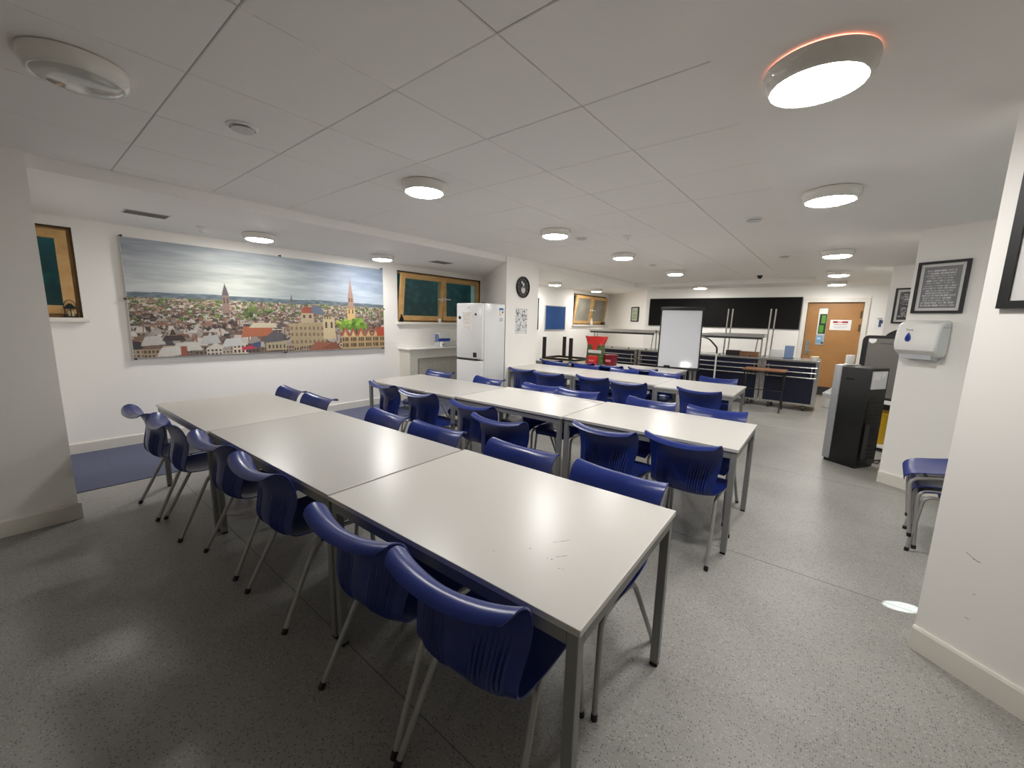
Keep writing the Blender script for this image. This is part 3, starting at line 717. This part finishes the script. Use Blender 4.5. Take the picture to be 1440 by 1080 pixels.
# ------------------------------------------------------------------ fridge freezer with magnets and notice
fr = thing('fridge_freezer', 'white upright fridge freezer beside the clock pier', 'fridge', (-4.48, 4.76, 0), 0)
MB().box(-.275, .275, -.215, .27, .02, 1.755, bev=.012).build('body', M['fridge'], fr)
MB().box(-.275, .275, -.275, -.222, .90, 1.755, bev=.014).build('fridge_door', M['fridge'], fr)
MB().box(-.275, .275, -.275, -.222, .05, .872, bev=.014).build('freezer_door', M['fridge'], fr)
MB().box(-.25, .16, -.272, -.24, .874, .898).build('handle_recess', M['dark_grey'], fr, smooth=False)
MB().box(-.03, .03, -.2765, -.274, 1.68, 1.69).build('badge', M['silver'], fr, smooth=False)
MB().box(.235, .265, -.26, -.20, 1.755, 1.768).build('hinge_cover', M['dark_grey'], fr, smooth=False)
for x in (-.22, .22):
    for y in (-.18, .22): MB().box(x-.02, x+.02, y-.02, y+.02, 0, .021).build('foot', M['black'], fr, smooth=False)
im = np.full((60, 24, 3), 238.); im[50:58, 1:23] = (60, 110, 180)
for k, c in enumerate(((40, 150, 70), (140, 190, 60), (240, 210, 40), (230, 140, 40), (210, 60, 40))): im[46-4*k:48-4*k, 2:6+2*k] = c
im[38:46, 16:22] = (40, 40, 44); im[4:22, 3:21] = 214; im[10:12, 4:20] = 150; im[16:18, 4:20] = 150
el = print_panel('energy_label', im, -.055, .055, -.12, .12, 0, fr); el.location = (.2765, .17, 1.58); el.rotation_euler = (0, 0, math.radians(90))
nt_ = thing('notice', 'white paper notice with faint text on the fridge door', 'notice', (-4.52, 4.484, 1.34), 0)
MB().box(-.105, .105, -.001, 0, 0, .30).build('sheet', M['mount'], nt_, smooth=False)
print_panel('print', lines_img(40, 60, (236, 232, 226), (170, 158, 150), 14, 21), -.103, .103, .002, .298, -.0016, nt_)
for (x, z, r, l, m_) in ((-4.68, 1.53, .026, 'round dark magnet at the left edge of the fridge door', 'black'), (-4.335, 1.585, .018, 'small grey magnet at the upper right of the fridge door', 'dark_grey')):
    mg = thing('magnet', l, 'magnet', (x, 4.484, z), 0); MB().lathe([(r, 0), (r, .006), (r*.7, .009)], 20, M=RX).build('disc', M[m_], mg)
mg = thing('magnet', 'square dark sticker magnet low on the upper fridge door', 'magnet', (-4.345, 4.484, .93), 0)
MB().box(-.035, .035, -.004, 0, 0, .07).build('tile', M['black'], mg, smooth=False)
MB().box(-.028, .028, -.0045, -.004, .032, .036).box(-.003, .003, -.0045, -.004, .006, .064).build('stripe', M['dark_grey'], mg, smooth=False)

# ------------------------------------------------------------------ radiator cover and what stands on it
rc = thing('radiator_cover', 'white radiator cover with grille and shelf top under the double window', 'cabinet', (XL, 5.35, 0), 90)
MB().box(-1.0, 1.0, -.33, 0, .945, .97, bev=.006).build('shelf_top', M['white'], rc)
MB().box(-.97, -.89, -.30, 0, 0, .945).box(.89, .97, -.30, 0, 0, .945).box(-.89, .89, -.30, -.27, .79, .945).box(-.89, .89, -.30, -.27, 0, .12).box(-.89, -.80, -.30, -.27, .12, .79).box(.80, .89, -.30, -.27, .12, .79).build('panel_frame', M['cover'], rc, smooth=False)
MB().box(-.80, .80, -.276, -.270, .12, .79).build('grille', M['mesh'], rc, smooth=False)
b = MB()
for k in range(52): b.box(-.795+.031*k, -.785+.031*k, -.286, -.276, .12, .79)
b.build('grille_bars', M['cover'], rc, smooth=False)['kind'] = 'stuff'
tb = thing('tissue_box', 'blue and white carton on the radiator cover', 'box', (-5.95, 5.25, 1.075), 90)
MB().box(-.14, .14, -.06, .06, .055, .15, bev=.004).build('upper_carton', M['white'], tb, smooth=False)
MB().box(-.14, .14, -.061, .061, 0, .055, bev=.004).build('blue_band', M['dropblue'], tb, smooth=False)
MB().box(-.15, -.14, -.05, .05, .01, .14).build('side_print', M['bluegrey'], tb, smooth=False)
st = thing('storage_tub', 'clear lidded plastic tub holding up the blue and white carton', 'container', (-5.95, 5.32, .97), 90)
MB().box(-.22, .22, -.07, .07, 0, .09, bev=.008).build('tub', M['clear'], st)
MB().box(-.23, .23, -.08, .08, .09, .103, bev=.004).build('lid', M['clear'], st)
jr = thing('jar', 'white jar with a dark label standing before the clear tub', 'jar', (-5.84, 5.13, .97))
MB().lathe([(.035, 0), (.037, .005), (.037, .075), (.03, .085)], 20).build('body', M['white'], jr); MB().lathe([(.032, .084), (.032, .1), (.028, .102)], 20).build('lid', M['white'], jr)
MB().box(.034, .0385, -.014, .014, .04, .066).build('jar_label', M['black'], jr, smooth=False)

# items on the window sills
lt = thing('candle_lantern', 'small black metal lantern on the sill of the left window', 'lantern', (XL-.005, .415, 1.431), 0)
b = MB().box(-.035, .035, -.045, .045, 0, .012).box(-.035, .035, -.045, .045, .088, .098)
for x in (-.032, .032):
    for y in (-.042, .042, 0): b.box(x-.004, x+.004, y-.004, y+.004, .01, .09)
b.build('cage', M['black'], lt, smooth=False)
MB().lathe([(.05, .098), (.02, .125), (.012, .14)], 4).build('roof', M['black'], lt)
MB().tube([(0, .045*math.cos(a/10*math.pi), .10+.075*math.sin(a/10*math.pi)) for a in range(11)], .003, 6).build('handle', M['black'], lt)
MB().lathe([(.022, .012), (.022, .06), (.01, .064)], 16).build('candle', M['cream'], lt)
sb_ = thing('bottle', 'small dark bottle on the left end of the double window sill', 'bottle', (XL-.0, 4.44, 1.431)); MB().lathe([(.034, 0), (.036, .01), (.036, .07), (.014, .09), (.014, .115)], 20).build('body', M['gloss_black'], sb_); MB().lathe([(.016, .114), (.016, .13)], 16).build('cap', M['black'], sb_)
wj = thing('candle', 'small white candle on the double window sill', 'candle', (XL+.0, 5.33, 1.431)); MB().lathe([(.03, 0), (.03, .07), (.026, .073)], 20).build('wax', M['white'], wj); MB().tube([(0, 0, .072), (0, .002, .085)], .0022, 6).build('wick', M['black'], wj)
ws = thing('spray_bottle', 'white bottle on the far window sill', 'bottle', (XL+.02, 11.55, 1.421)); MB().lathe([(.04, 0), (.042, .01), (.042, .1), (.018, .13), (.018, .15)], 20).build('body', M['white'], ws); MB().lathe([(.02, .149), (.02, .18), (.012, .186)], 16).build('cap', M['white'], ws)
dp = thing('dark_box', 'small dark box at the right end of the far window sill', 'box', (XL+.0, 12.36, 1.421), 90); MB().box(-.1, .1, -.04, .04, 0, .075, bev=.005).build('body', M['dark_grey'], dp); MB().box(-.1, .1, -.041, .041, .075, .085, bev=.002).build('lid', M['black'], dp)

# ------------------------------------------------------------------ upturned table and packages on the far row
ut = thing('upturned_table', 'small upturned table with black legs pointing up on the far tables', 'table', (-4.21, 6.98, .736), 0)
MB().box(-.40, .40, -.30, .30, 0, .022, bev=.004).build('tabletop', M['cream'], ut, smooth=False)
MB().box(-.39, .39, -.30, -.265, .022, .06).box(-.39, .39, .265, .30, .022, .06).box(-.39, -.355, -.265, .265, .022, .06).box(.355, .39, -.265, .265, .022, .06).build('frame_rail', M['black'], ut, smooth=False)
for x, y in ((-.36, -.27), (.25, -.27), (-.22, .26), (.36, .26)): MB().box(x-.034, x+.034, y-.02, y+.02, .06, .46, bev=.004).build('leg', M['black'], ut, smooth=False)
bg = thing('compost_bag', 'tall bag with a flared red top and green printed body on the far table', 'bag', (-3.5, 6.85, .745), 0)
def bag_mesh(h0, h1, f0, f1):
    b = MB(); rings = []; n = 20
    for k in range(7):
        q = k/6; z = h0+(h1-h0)*q; w = f0[0]+(f1[0]-f0[0])*q; d = f0[1]+(f1[1]-f0[1])*q
        rings += [(w*math.copysign(abs(math.cos(a))**.7, math.cos(a)), d*math.copysign(abs(math.sin(a))**.7, math.sin(a)), z+.008*math.sin(3*a+k)) for a in [2*math.pi*i/n for i in range(n)]]
    fs = [(k*n+i, k*n+(i+1) % n, (k+1)*n+(i+1) % n, (k+1)*n+i) for k in range(6) for i in range(n)] + [tuple(reversed(range(n))), tuple(6*n+i for i in range(n))]
    return b.add(rings, fs)
bag_mesh(0, .36, (.19, .10), (.165, .075)).build('body', M['green'], bg)
bag_mesh(.355, .50, (.165, .076), (.235, .02)).build('top_band', M['red'], bg)
MB().xz([(-.06, .36), (.10, .36), (.05, .26), (.0, .24)], -.096, -.078).build('red_flash', M['red'], bg, smooth=False)
MB().box(-.10, .15, -.108, -.085, .20, .255).build('white_strip', M['mount'], bg, smooth=False)
rb = thing('red_packet', 'small red packet standing in front of the green bag', 'packet', (-3.44, 6.62, .736), 0)
MB().box(-.085, .085, -.05, .05, 0, .17, bev=.012).build('body', M['red'], rb); MB().box(-.05, .05, -.052, -.049, .07, .10).build('pale_stripe', mat('pale_red', rgb(220, 130, 124), .4), rb, smooth=False)
dt = thing('sweet_tub', 'dark red round tub right of the green bag', 'tub', (-3.19, 6.85, .736), 0)
MB().lathe([(.10, 0), (.108, .006), (.118, .17)], 28).build('body', M['darkred'], dt); MB().lathe([(.124, .168), (.124, .19), (.115, .196)], 28).build('lid', M['darkred'], dt)
MB().box(-.05, .05, -.117, -.105, .07, .11).build('tub_label', mat('tub_label', rgb(206, 110, 120), .4), dt, smooth=False)

# ------------------------------------------------------------------ flip chart easel
fc = thing('flip_chart', 'white flip chart easel with black border on tripod legs', 'easel', (-2.20, 7.5, 0), 17)
TX = Matrix.Translation((0, 0, .74)) @ Matrix.Rotation(math.radians(-10), 4, 'X')
MB().box(-.335, .335, -.012, .012, 0, 1.03, TX).build('board', M['whiteboard'], fc, smooth=False)
b = MB().box(-.355, -.333, -.018, .016, -.02, 1.05, TX).box(.333, .355, -.018, .016, -.02, 1.05, TX).box(-.355, .355, -.018, .016, -.022, .002, TX)
b.build('board_frame', M['black'], fc, smooth=False)
MB().box(-.36, .36, -.045, .02, 1.03, 1.085, TX, bev=.012).build('clamp_bar', M['black'], fc)
MB().box(-.345, .345, -.075, -.015, -.045, -.02, TX, bev=.004).build('pen_tray', M['black'], fc)
for q in ([(-.20, .03, .75), (-.31, -.12, .0)], [(.20, .03, .75), (.31, -.12, .0)], [(0, .06, .9), (0, .62, .0)]):
    MB().tube(q, .016, 10).build('leg', M['steel'], fc)
MB().tube([(-.27, -.05, .30), (.0, .40, .30)], .008, 8).tube([(.27, -.05, .30), (.0, .40, .30)], .008, 8).build('brace', M['steel'], fc)
dr = thing('board_eraser', 'small dark blue board eraser on the flip chart tray', 'eraser', (-2.36, 7.405, .731), 17)
MB().box(-.05, .05, -.022, .022, 0, .02, bev=.003).build('pad', M['black'], dr); MB().box(-.052, .052, -.024, .024, .02, .042, bev=.006).build('grip', M['navy'], dr)

# ------------------------------------------------------------------ serving counters
def counter(x0, x1, label, casters=True):
    y0, y1, H = 8.92, 9.62, .92; cx = (x0+x1)/2; W = (x1-x0)/2
    c = thing('serving_counter', label, 'counter', (cx, y0, 0), 0, 'navy and steel serving counters')
    D = y1-y0
    MB().box(-W, W, -.02, D, H-.035, H, bev=.004).build('worktop', M['steel_sheet'], c, smooth=False)
    MB().box(-W+.055, W-.055, .005, .03, .14, .60).build('lower_panel', M['navy'], c, smooth=False)
    for k in range(3): MB().box(-W+.055, W-.055, .005, .03, .615+.092*k, .69+.092*k).build('drawer_panel', M['navy'], c, smooth=False)
    for s in (-1, 1): MB().box(s*W-(.055 if s > 0 else 0), s*W+(0 if s > 0 else .055), 0, .05, .10, H-.035).build('corner_post', M['steel_sheet'], c, smooth=False)
    for s in (-1, 1): MB().box(s*(W-.012)-.01, s*(W-.012)+.01, .05, D-.02, .10, H-.035).build('side_panel', M['steel_sheet'], c, smooth=False)
    MB().box(-W+.02, W-.02, D-.04, D-.02, .10, H-.035).build('back_panel', M['steel_sheet'], c, smooth=False)
    MB().box(-W, W, -.004, D-.02, .10, .135).build('plinth', M['steel_sheet'], c, smooth=False)
    for k in range(3): MB().tube([(-W+.03, -.05, .61+.092*k), (W-.03, -.05, .61+.092*k)], .013, 10).build('tray_rail', M['steel_sheet'], c)
    for s in (-1, 1): MB().box(s*(W-.1)-.008, s*(W-.1)+.008, -.055, .01, .59, .82).build('rail_bracket', M['steel_sheet'], c, smooth=False)
    if casters:
        for s in (-1, 1):
            for y in (.06, D-.12):
                w_ = MB().tube([(s*(W-.16)-.02, y-.02, .05), (s*(W-.16)+.02, y-.02, .05)], .05, 20).build('caster', M['dark_grey'], c)
                MB().tube([(s*(W-.16)-.023, y-.02, .05), (s*(W-.16)+.023, y-.02, .05)], .024, 14).box(s*(W-.16)-.03, s*(W-.16)+.03, y-.03, y+.03, .098, .104).build('hub', M['silver'], w_)
    return c
counter(-1.06, -.20, 'serving counter with navy panels at the right end, on casters beside the door')
counter(-2.28, -1.09, 'serving counter with navy panels in the middle, behind the small brown table')
counter(-3.50, -2.31, 'serving counter with navy panels behind the flip chart')
counter(-4.72, -3.53, 'serving counter with navy panels at the left end, behind the red packages')
def gantry(x0, x1, label):
    g = thing('serving_gantry', label, 'sneeze guard', ((x0+x1)/2, 9.15, .9215), 0, 'steel gantries over the counters'); W = (x1-x0)/2
    MB().box(-W, W, -.18, .22, .37, .435, bev=.006).build('top_shelf', M['steel_sheet'], g, smooth=False)
    MB().box(-W+.03, W-.03, -.175, -.165, .335, .37).build('lamp_channel', M['dark_grey'], g, smooth=False)
    for s in (-1, 1): MB().tube([(s*(W-.05), .03, .0), (s*(W-.05), .03, .39)], .014, 10).build('post', M['steel_sheet'], g)
    for s in (-1, 1): MB().tube([(s*(W-.05)-s*.1, .03, 0), (s*(W-.05)-s*.07, .03, .39)], .011, 10).build('strut', M['steel_sheet'], g)
    for k in range(4): MB().lathe([(.02, 0), (.02, .012), (.014, .016)], 12, (-W+.2+(2*W-.4)*k/3, -.13, 0)).build('control_knob', M['black'], g)
gantry(-4.80, -3.16, 'steel and glass gantry shelf at the left end of the counters')
gantry(-3.12, -1.10, 'steel gantry shelf over the counters right of the flip chart')
for x, l in ((-1.80, 'pair of tall steel posts rising in front of the black board, left pair'), (-1.04, 'pair of tall steel posts rising in front of the black board, right pair')):
    p = thing('steel_upright', l, 'post', (x, 9.5, .92), 0, 'tall steel uprights on the counters')
    for dx in (-.04, .04): MB().tube([(dx-.03, 0, 0), (dx-.015, 0, .93)], .014, 10).build('post', M['steel_sheet'], p)
    MB().box(-.10, .05, -.03, .03, 0, .008).build('base_plate', M['steel_sheet'], p, smooth=False)
# bent arm with a white pole on the customer side
ga = thing('lamp_pole', 'white pole with a dark bent arm standing in front of the counters', 'pole', (-1.80, 8.55, 0), 0)
MB().tube([(0, 0, .012), (0, 0, .98)], .014, 10).build('pole', M['white'], ga)
MB().tube(bend([(0, 0, .97), (0, 0, 1.08), (-.17, .06, 1.24), (-.36, .10, 1.29)], .05), .016, 10).build('arm', M['dark_grey'], ga)
MB().lathe([(.11, 0), (.11, .012), (.03, .018)], 24).build('base', M['dark_grey'], ga)
def item_box(name, label, cat, x, y, z, w, d, h, m_, lid=None):
    o = thing(name, label, cat, (x, y, z), 0)
    MB().box(-w/2, w/2, -d/2, d/2, 0, h, bev=min(.008, h*.2)).build('body', M[m_], o)
    if lid: MB().box(-w/2-.006, w/2+.006, -d/2-.006, d/2+.006, h, h+.012, bev=.003).build('lid', M[lid], o)
    return o
item_box('black_tray', 'black tray on the counter between the two pairs of steel posts', 'tray', -1.64, 9.25, .92, .24, .2, .08, 'black', 'black')
item_box('wooden_box', 'long brown wooden box on the counter behind the small table', 'box', -1.35, 9.25, .92, .32, .2, .07, 'brown', 'brown')
item_box('clear_container', 'clear plastic container on the right counter', 'container', -.90, 9.28, .92, .2, .2, .14, 'clear', 'clear')
ch = thing('plastic_holder', 'blue-grey tilted plastic holder on the right counter', 'holder', (-.70, 9.28, .92), 0)
MB().yz([(-.09, 0), (.09, 0), (.09, .01), (-.02, .012), (.03, .235), (.015, .235), (-.05, .012), (-.09, .02)], -.075, .075).build('stand', M['bluegrey'], ch, smooth=False)
MB().box(-.085, .085, -.1, .1, .0, .008).build('base', M['black'], ch, smooth=False)
wt = thing('white_tub', 'small round white tub at the right end of the counter', 'tub', (-.29, 9.10, .92), 0)
MB().lathe([(.05, 0), (.055, .004), (.062, .06)], 24).build('body', M['white'], wt); MB().lathe([(.065, .058), (.065, .07), (.05, .074)], 24).build('lid', mat('cream_lid', rgb(226, 220, 176), .4), wt)

# small brown folding table
ft = thing('folding_table', 'small brown-topped table with thin black legs before the counters', 'table', (-.97, 8.56, 0), 0)
MB().box(-.325, .325, -.23, .23, .722, .745, bev=.003).build('tabletop', M['brown'], ft, smooth=False)
for s in (-1, 1):
    for y in (-.20, .20): MB().tube([(s*.30, y, .722), (s*.30, -y*1.05, 0.0)], .011, 8).build('leg', M['black'], ft)
MB().tube([(-.30, -.19, .70), (.30, -.19, .70)], .009, 8).tube([(-.30, .19, .70), (.30, .19, .70)], .009, 8).tube([(-.3, 0, .36), (.3, 0, .36)], .008, 8).build('crossbar', M['black'], ft)

# ------------------------------------------------------------------ door
d = thing('door_1', None, None, ((DX0+DX1)/2, YB, 0), 0); struct(d); W = (DX1-DX0)/2
fr_ = MB().box(-W-.085, -W, -.025, .12, 0, DZ+.085).box(W, W+.085, -.025, .12, 0, DZ+.085).box(-W, W, -.025, .12, DZ, DZ+.085)
fr_.build('door_frame', M['skirt'], d, smooth=False)
lf = MB().box(-W+.004, W-.004, .05, .095, .006, 1.12).box(-W+.004, -.27, .05, .095, 1.12, 1.945).box(-.105, W-.004, .05, .095, 1.12, 1.945).box(-W+.004, W-.004, .05, .095, 1.945, DZ-.004)
leaf = lf.build('door_leaf', M['oak'], d, smooth=False)
MB().box(-.275, -.10, .07, .076, 1.115, 1.95).build('pane', M['glass'], d, smooth=False)
MB().box(-.30, -.268, .044, .052, 1.09, 1.975).box(-.107, -.075, .044, .052, 1.09, 1.975).box(-.268, -.107, .044, .052, 1.09, 1.122).box(-.268, -.107, .044, .052, 1.943, 1.975).build('glazing_bead', M['oak'], d, smooth=False)
im = np.zeros((120, 30, 3)); im[:] = (226, 228, 222); im[96:120] = (236, 240, 236); im[36:100, 5:29] = (22, 40, 16)
im[70:96, 12:26] = (92, 150, 58); im[40:64, 8:22] = (76, 150, 50); im[0:34] = (176, 182, 184); im[6:30, 4:24] = (120, 168, 206); im[18:24, 6:18] = (190, 214, 232); im[4:10, 20:28] = (50, 60, 70)
print_panel('window_poster', im, -.265, -.11, 1.13, 1.94, .068, d)
im = np.full((40, 70, 3), 232.); im[28:36, 8:24] = (150, 44, 44); im[28:36, 40:60] = (150, 44, 44); im[28:36, 24:40] = (214, 160, 158); im[20:23, 12:58] = (196, 140, 140); im[12:14, 10:60] = 170; im[7:9, 16:52] = 180
print_panel('warning_sign', im, -.035, .305, 1.475, 1.675, .048, d)
MB().box(-.045, .315, .0485, .0495, 1.465, 1.685).build('sign_backing', M['white'], d, smooth=False)
MB().box(-W+.05, -W+.12, .044, .05, .90, 1.22).build('push_plate', M['steel_sheet'], d, smooth=False)
MB().tube([(-W+.085, .05, .98), (-W+.085, .0, .98), (-W+.19, -.005, .98)], .01, 8).build('handle', M['steel_sheet'], d)
for z in (1.80, 1.52, .25): MB().box(W-.045, W-.012, .038, .052, z-.075, z+.075).build('hinge', M['dark_wood'], d, smooth=False)
MB().box(-W+.01, W-.01, .044, .05, .02, .2).build('kick_plate', M['dark_grey'], d, smooth=False)
sw = thing('wall_notice', 'small white notice with a dark figure on the wall right of the door', 'notice', (.62, YB, 1.50), 0)
im = np.full((40, 24, 3), 236.); im[8:32, 10:17] = (70, 84, 120); im[20:30, 12:20] = (52, 60, 84); im[33:37, 6:18] = 160
MB().box(-.075, .075, -.003, 0, 0, .25).build('sheet', M['white'], sw, smooth=False); print_panel('print', im, -.073, .073, .003, .247, -.0036, sw)
bn = thing('pedal_bin', 'white waste bin with bag folded over, near the door', 'bin', (.02, 9.75, 0), 0)
MB().lathe([(.10, 0), (.11, .005), (.135, .27), (.14, .275)], 28).build('body', M['white'], bn)
b = MB(); n = 28; rg = []
for k, (r0, z0) in enumerate(((.137, .20), (.146, .26), (.143, .285), (.11, .31), (.06, .36), (.02, .40))):
    rg += [(r0*math.cos(2*math.pi*i/n)+.02*k*.4, r0*math.sin(2*math.pi*i/n), z0+.014*math.sin(5*2*math.pi*i/n+k)) for i in range(n)]
b.add(rg, [(k*n+i, k*n+(i+1) % n, (k+1)*n+(i+1) % n, (k+1)*n+i) for k in range(5) for i in range(n)]+[tuple(5*n+i for i in range(n))])
b.build('bag', M['clear'], bn)

# ------------------------------------------------------------------ water cooler, grey panel, shelf
K = (.306, 5.623); AC = math.degrees(math.atan2(.182, -.302))          # from near corner toward the silver front
wc = thing('water_cooler', 'tall black water cooler with silver front and open back, before the right pillar', 'cooler', (K[0], K[1], 0), AC)
# local +X toward the silver front (0.35), local -Y to the right (0.32)
MB().box(0, .27, -.32, 0, .03, 1.10, bev=.008).build('body', M['black'], wc)
MB().box(.27, .352, -.325, .004, .035, 1.112, bev=.012).build('front_panel', M['silver'], wc)
MB().box(.015, .33, -.31, -.01, 0, .04).build('base', M['black'], wc, smooth=False)
MB().box(.14, .22, .0, .003, .965, .975).build('side_grip', M['gloss_black'], wc, smooth=False)
MB().box(-.006, .0, -.285, -.035, .88, 1.07).build('rear_plate', M['smoke'], wc, smooth=False)
MB().box(-.009, -.006, -.17, -.06, .98, 1.05).box(-.009, -.006, -.25, -.19, 1.0, 1.055).build('rating_label', M['mount'], wc, smooth=False)
b = MB()
for k in range(16):
    z = .10+.045*k; b.tube([(-.012, -.28, z), (-.012, -.04, z)], .004, 6)
b.tube([(-.012, -.28, .10), (-.012, -.28, .775)], .004, 6).tube([(-.012, -.04, .10), (-.012, -.04, .775)], .004, 6)
b.build('condenser_coil', M['black'], wc)
MB().tube([(-.02, -.05, .12), (-.025, -.05, .5)], .022, 12).build('compressor_pipe', M['dark_grey'], wc)
ct = thing('cup_dispenser', 'white paper cup tube standing on top of the water cooler', 'dispenser', (.13, 5.87, 1.112), 0)
MB().lathe([(.035, 0), (.04, .01), (.04, .10), (.036, .108), (.01, .11)], 20).build('tube', M['white'], ct); MB().lathe([(.05, 0), (.05, .006), (.04, .01)], 20).build('base', M['white'], ct)
SHX, SHY = .62, 6.85
su = thing('low_shelf', 'low white shelf unit behind the water cooler', 'shelf', (SHX, SHY, 0), AP)
for z in (.05, .60): MB().box(-.42, .42, -.2, .2, z, z+.03).build('shelf_board', M['white'], su, smooth=False)
for sx in (-1, 1):
    for sy in (-1, 1): MB().box(sx*.41-.015, sx*.41+.015, sy*.19-.015, sy*.19+.015, 0, .60).build('leg', M['white'], su, smooth=False)
yt = thing('yellow_bucket', 'yellow bucket on the lower board of the white shelf', 'bucket', (.56, 6.86, .081), 0)
MB().lathe([(.12, 0), (.13, .01), (.16, .38), (.165, .385), (.165, .40), (.15, .40)], 28).build('body', M['yellow'], yt)
MB().tube([(.16*math.cos(a*math.pi/10), -.02, .36-.10*math.sin(a*math.pi/10)) for a in range(11)], .004, 6).build('handle', M['black'], yt)
gp = thing('display_panel', 'large dark grey panel with rounded black border standing on the shelf', 'panel', (SHX, SHY-.02, .632), AP)
def rr_panel(w, h, r): return [(x, z+h/2) for x, z in rbox(w, h, r, 6)]
MB().xz(rr_panel(.80, .80, .07), -.045, .045).build('case', M['black'], gp)
MB().xz([(x, z+.0) for x, z in [(-.335, .03), (.37, .03), (.37, .765), (-.335, .765)]], -.05, -.045).build('face', M['grey_panel'], gp, smooth=False)
MB().xz([(-.33, .73), (-.325, .758), (-.245, .758), (-.25, .72), (-.28, .70), (-.31, .705)], -.0525, -.05).build('sticker', M['mount'], gp, smooth=False)
MB().box(-.2, .2, -.0515, -.05, .70, .706).build('groove', M['dark_grey'], gp, smooth=False)
dc = thing('domed_case', 'black domed case showing behind the grey panel', 'case', (.74, 7.30, 0), AP)
MB().box(-.25, .25, -.12, .12, 0, 1.36, bev=.01).build('body', M['black'], dc)
MB().xz([(.25*math.cos(a*math.pi/16), 1.36+.17*math.sin(a*math.pi/16)) for a in range(17)], -.12, .12).build('domed_lid', M['black'], dc)
cb = thing('power_cable', 'black power cable hanging and curling on the floor behind the water cooler', 'cable', (0, 0, 0))
MB().tube(bend([(.60, 6.35, .64), (.585, 6.33, .45), (.60, 6.28, .25), (.575, 6.2, .03), (.50, 6.0, .008), (.47, 6.12, .008), (.56, 6.22, .008), (.62, 6.1, .01)], .03, 4), .006, 6).build('flex', M['black'], cb)
MB().box(.585, .615, 6.335, 6.365, .62, .66, bev=.004).build('plug', M['black'], cb)

# ------------------------------------------------------------------ paper towel dispenser on the pillar
pd = thing('towel_dispenser', 'white paper towel dispenser with a blue drop on the right pillar', 'dispenser', on_pier(P2, AP, .182, 1.245), AP)
prof = [(0, .06), (-.04, .03), (-.13, .045), (-.19, .09), (-.205, .14), (-.195, .25), (-.16, .325), (-.09, .355), (0, .36)]
b = MB().yz(prof, -.152, .152); body = b.build('cover', M['dispenser'], pd)
bv = body.modifiers.new('bevel', 'BEVEL'); bv.width = .022; bv.segments = 3; bv.limit_method = 'ANGLE'; bv.angle_limit = math.radians(50)
MB().yz([(-.005, .0), (-.125, .012), (-.14, .05), (-.06, .06), (-.005, .06)], -.125, .10).build('outlet', M['smoke'], pd)
MB().box(-.1535, -.150, -.15, -.02, .10, .11).box(.150, .1535, -.15, -.02, .29, .30).build('seam', M['smoke'], pd, smooth=False)
dz = [(.03*math.sin(a)*(1 if abs(a) < 2.2 else .999), -.034*math.cos(a)) for a in [math.pi*2*k/24 for k in range(24)]]
dropP = [(.026*math.sin(t_)*math.sin(t_/2), .04*math.cos(t_)) for t_ in [math.pi*2*k/28 for k in range(28)]]
MB().xz([(x-.05, z+.205) for x, z in dropP], -.2085, -.196).build('drop_emblem', M['dropblue'], pd, smooth=False)
MB().xz([(x*.55-.05, z*.5+.198) for x, z in dropP], -.2095, -.20).build('drop_core', mat('deep_blue', rgb(14, 34, 110), .3), pd, smooth=False)
tx = bpy.data.curves.new('maker_name', 'FONT'); tx.body = 'Tork'; tx.size = .026; tx.align_x = 'CENTER'; tx.extrude = .0006
to = bpy.data.objects.new('tmp_text', tx); COL.objects.link(to)
bpy.context.view_layer.update()
me = bpy.data.meshes.new_from_object(to.evaluated_get(bpy.context.evaluated_depsgraph_get())); bpy.data.objects.remove(to)
me.materials.clear(); me.materials.append(mat('grey_lettering', rgb(110, 112, 116), .4))
lo = link('maker_name', me, pd); lo.location = (-.05, -.1985, .262); lo.rotation_euler = (math.radians(82), 0, 0)

# scuffs low on the nearest right wall
sm = MB(); a = math.radians(AN)
for u, z, l, tl in ((.14, .555, .022, -.5), (.155, .548, .014, -.1), (.17, .40, .005, .2), (.165, .28, .008, 0)):
    p = on_pier(P1, AN, u, z, .0008); dx = Vector((math.cos(a)*l, math.sin(a)*l, tl*l)); p = Vector(p); w_ = Vector((0, 0, .0016))
    sm.add([p-dx-w_*.4, p+dx-w_*.4, p+dx+w_*.4, p-dx+w_], [(0, 1, 2, 3)])
tag(sm.build('trim_20', mat('wall_scuff', rgb(120, 112, 104), .7), smooth=False), kind='structure')

# shaft of daylight that reaches the floor past the near right wall
sp = bpy.data.lights.new('daylight_shaft', 'SPOT'); sp.energy = 4200; sp.spot_size = math.radians(1.35); sp.spot_blend = .25; sp.color = (.85, 1.0, 1.0); sp.shadow_soft_size = .005
so = bpy.data.objects.new('daylight_shaft', sp); COL.objects.link(so); so.location = (3.6, 4.6, 2.1)
so.rotation_euler = (Vector((.452, 2.945, 0))-Vector((3.6, 4.6, 2.1))).to_track_quat('-Z', 'Y').to_euler()
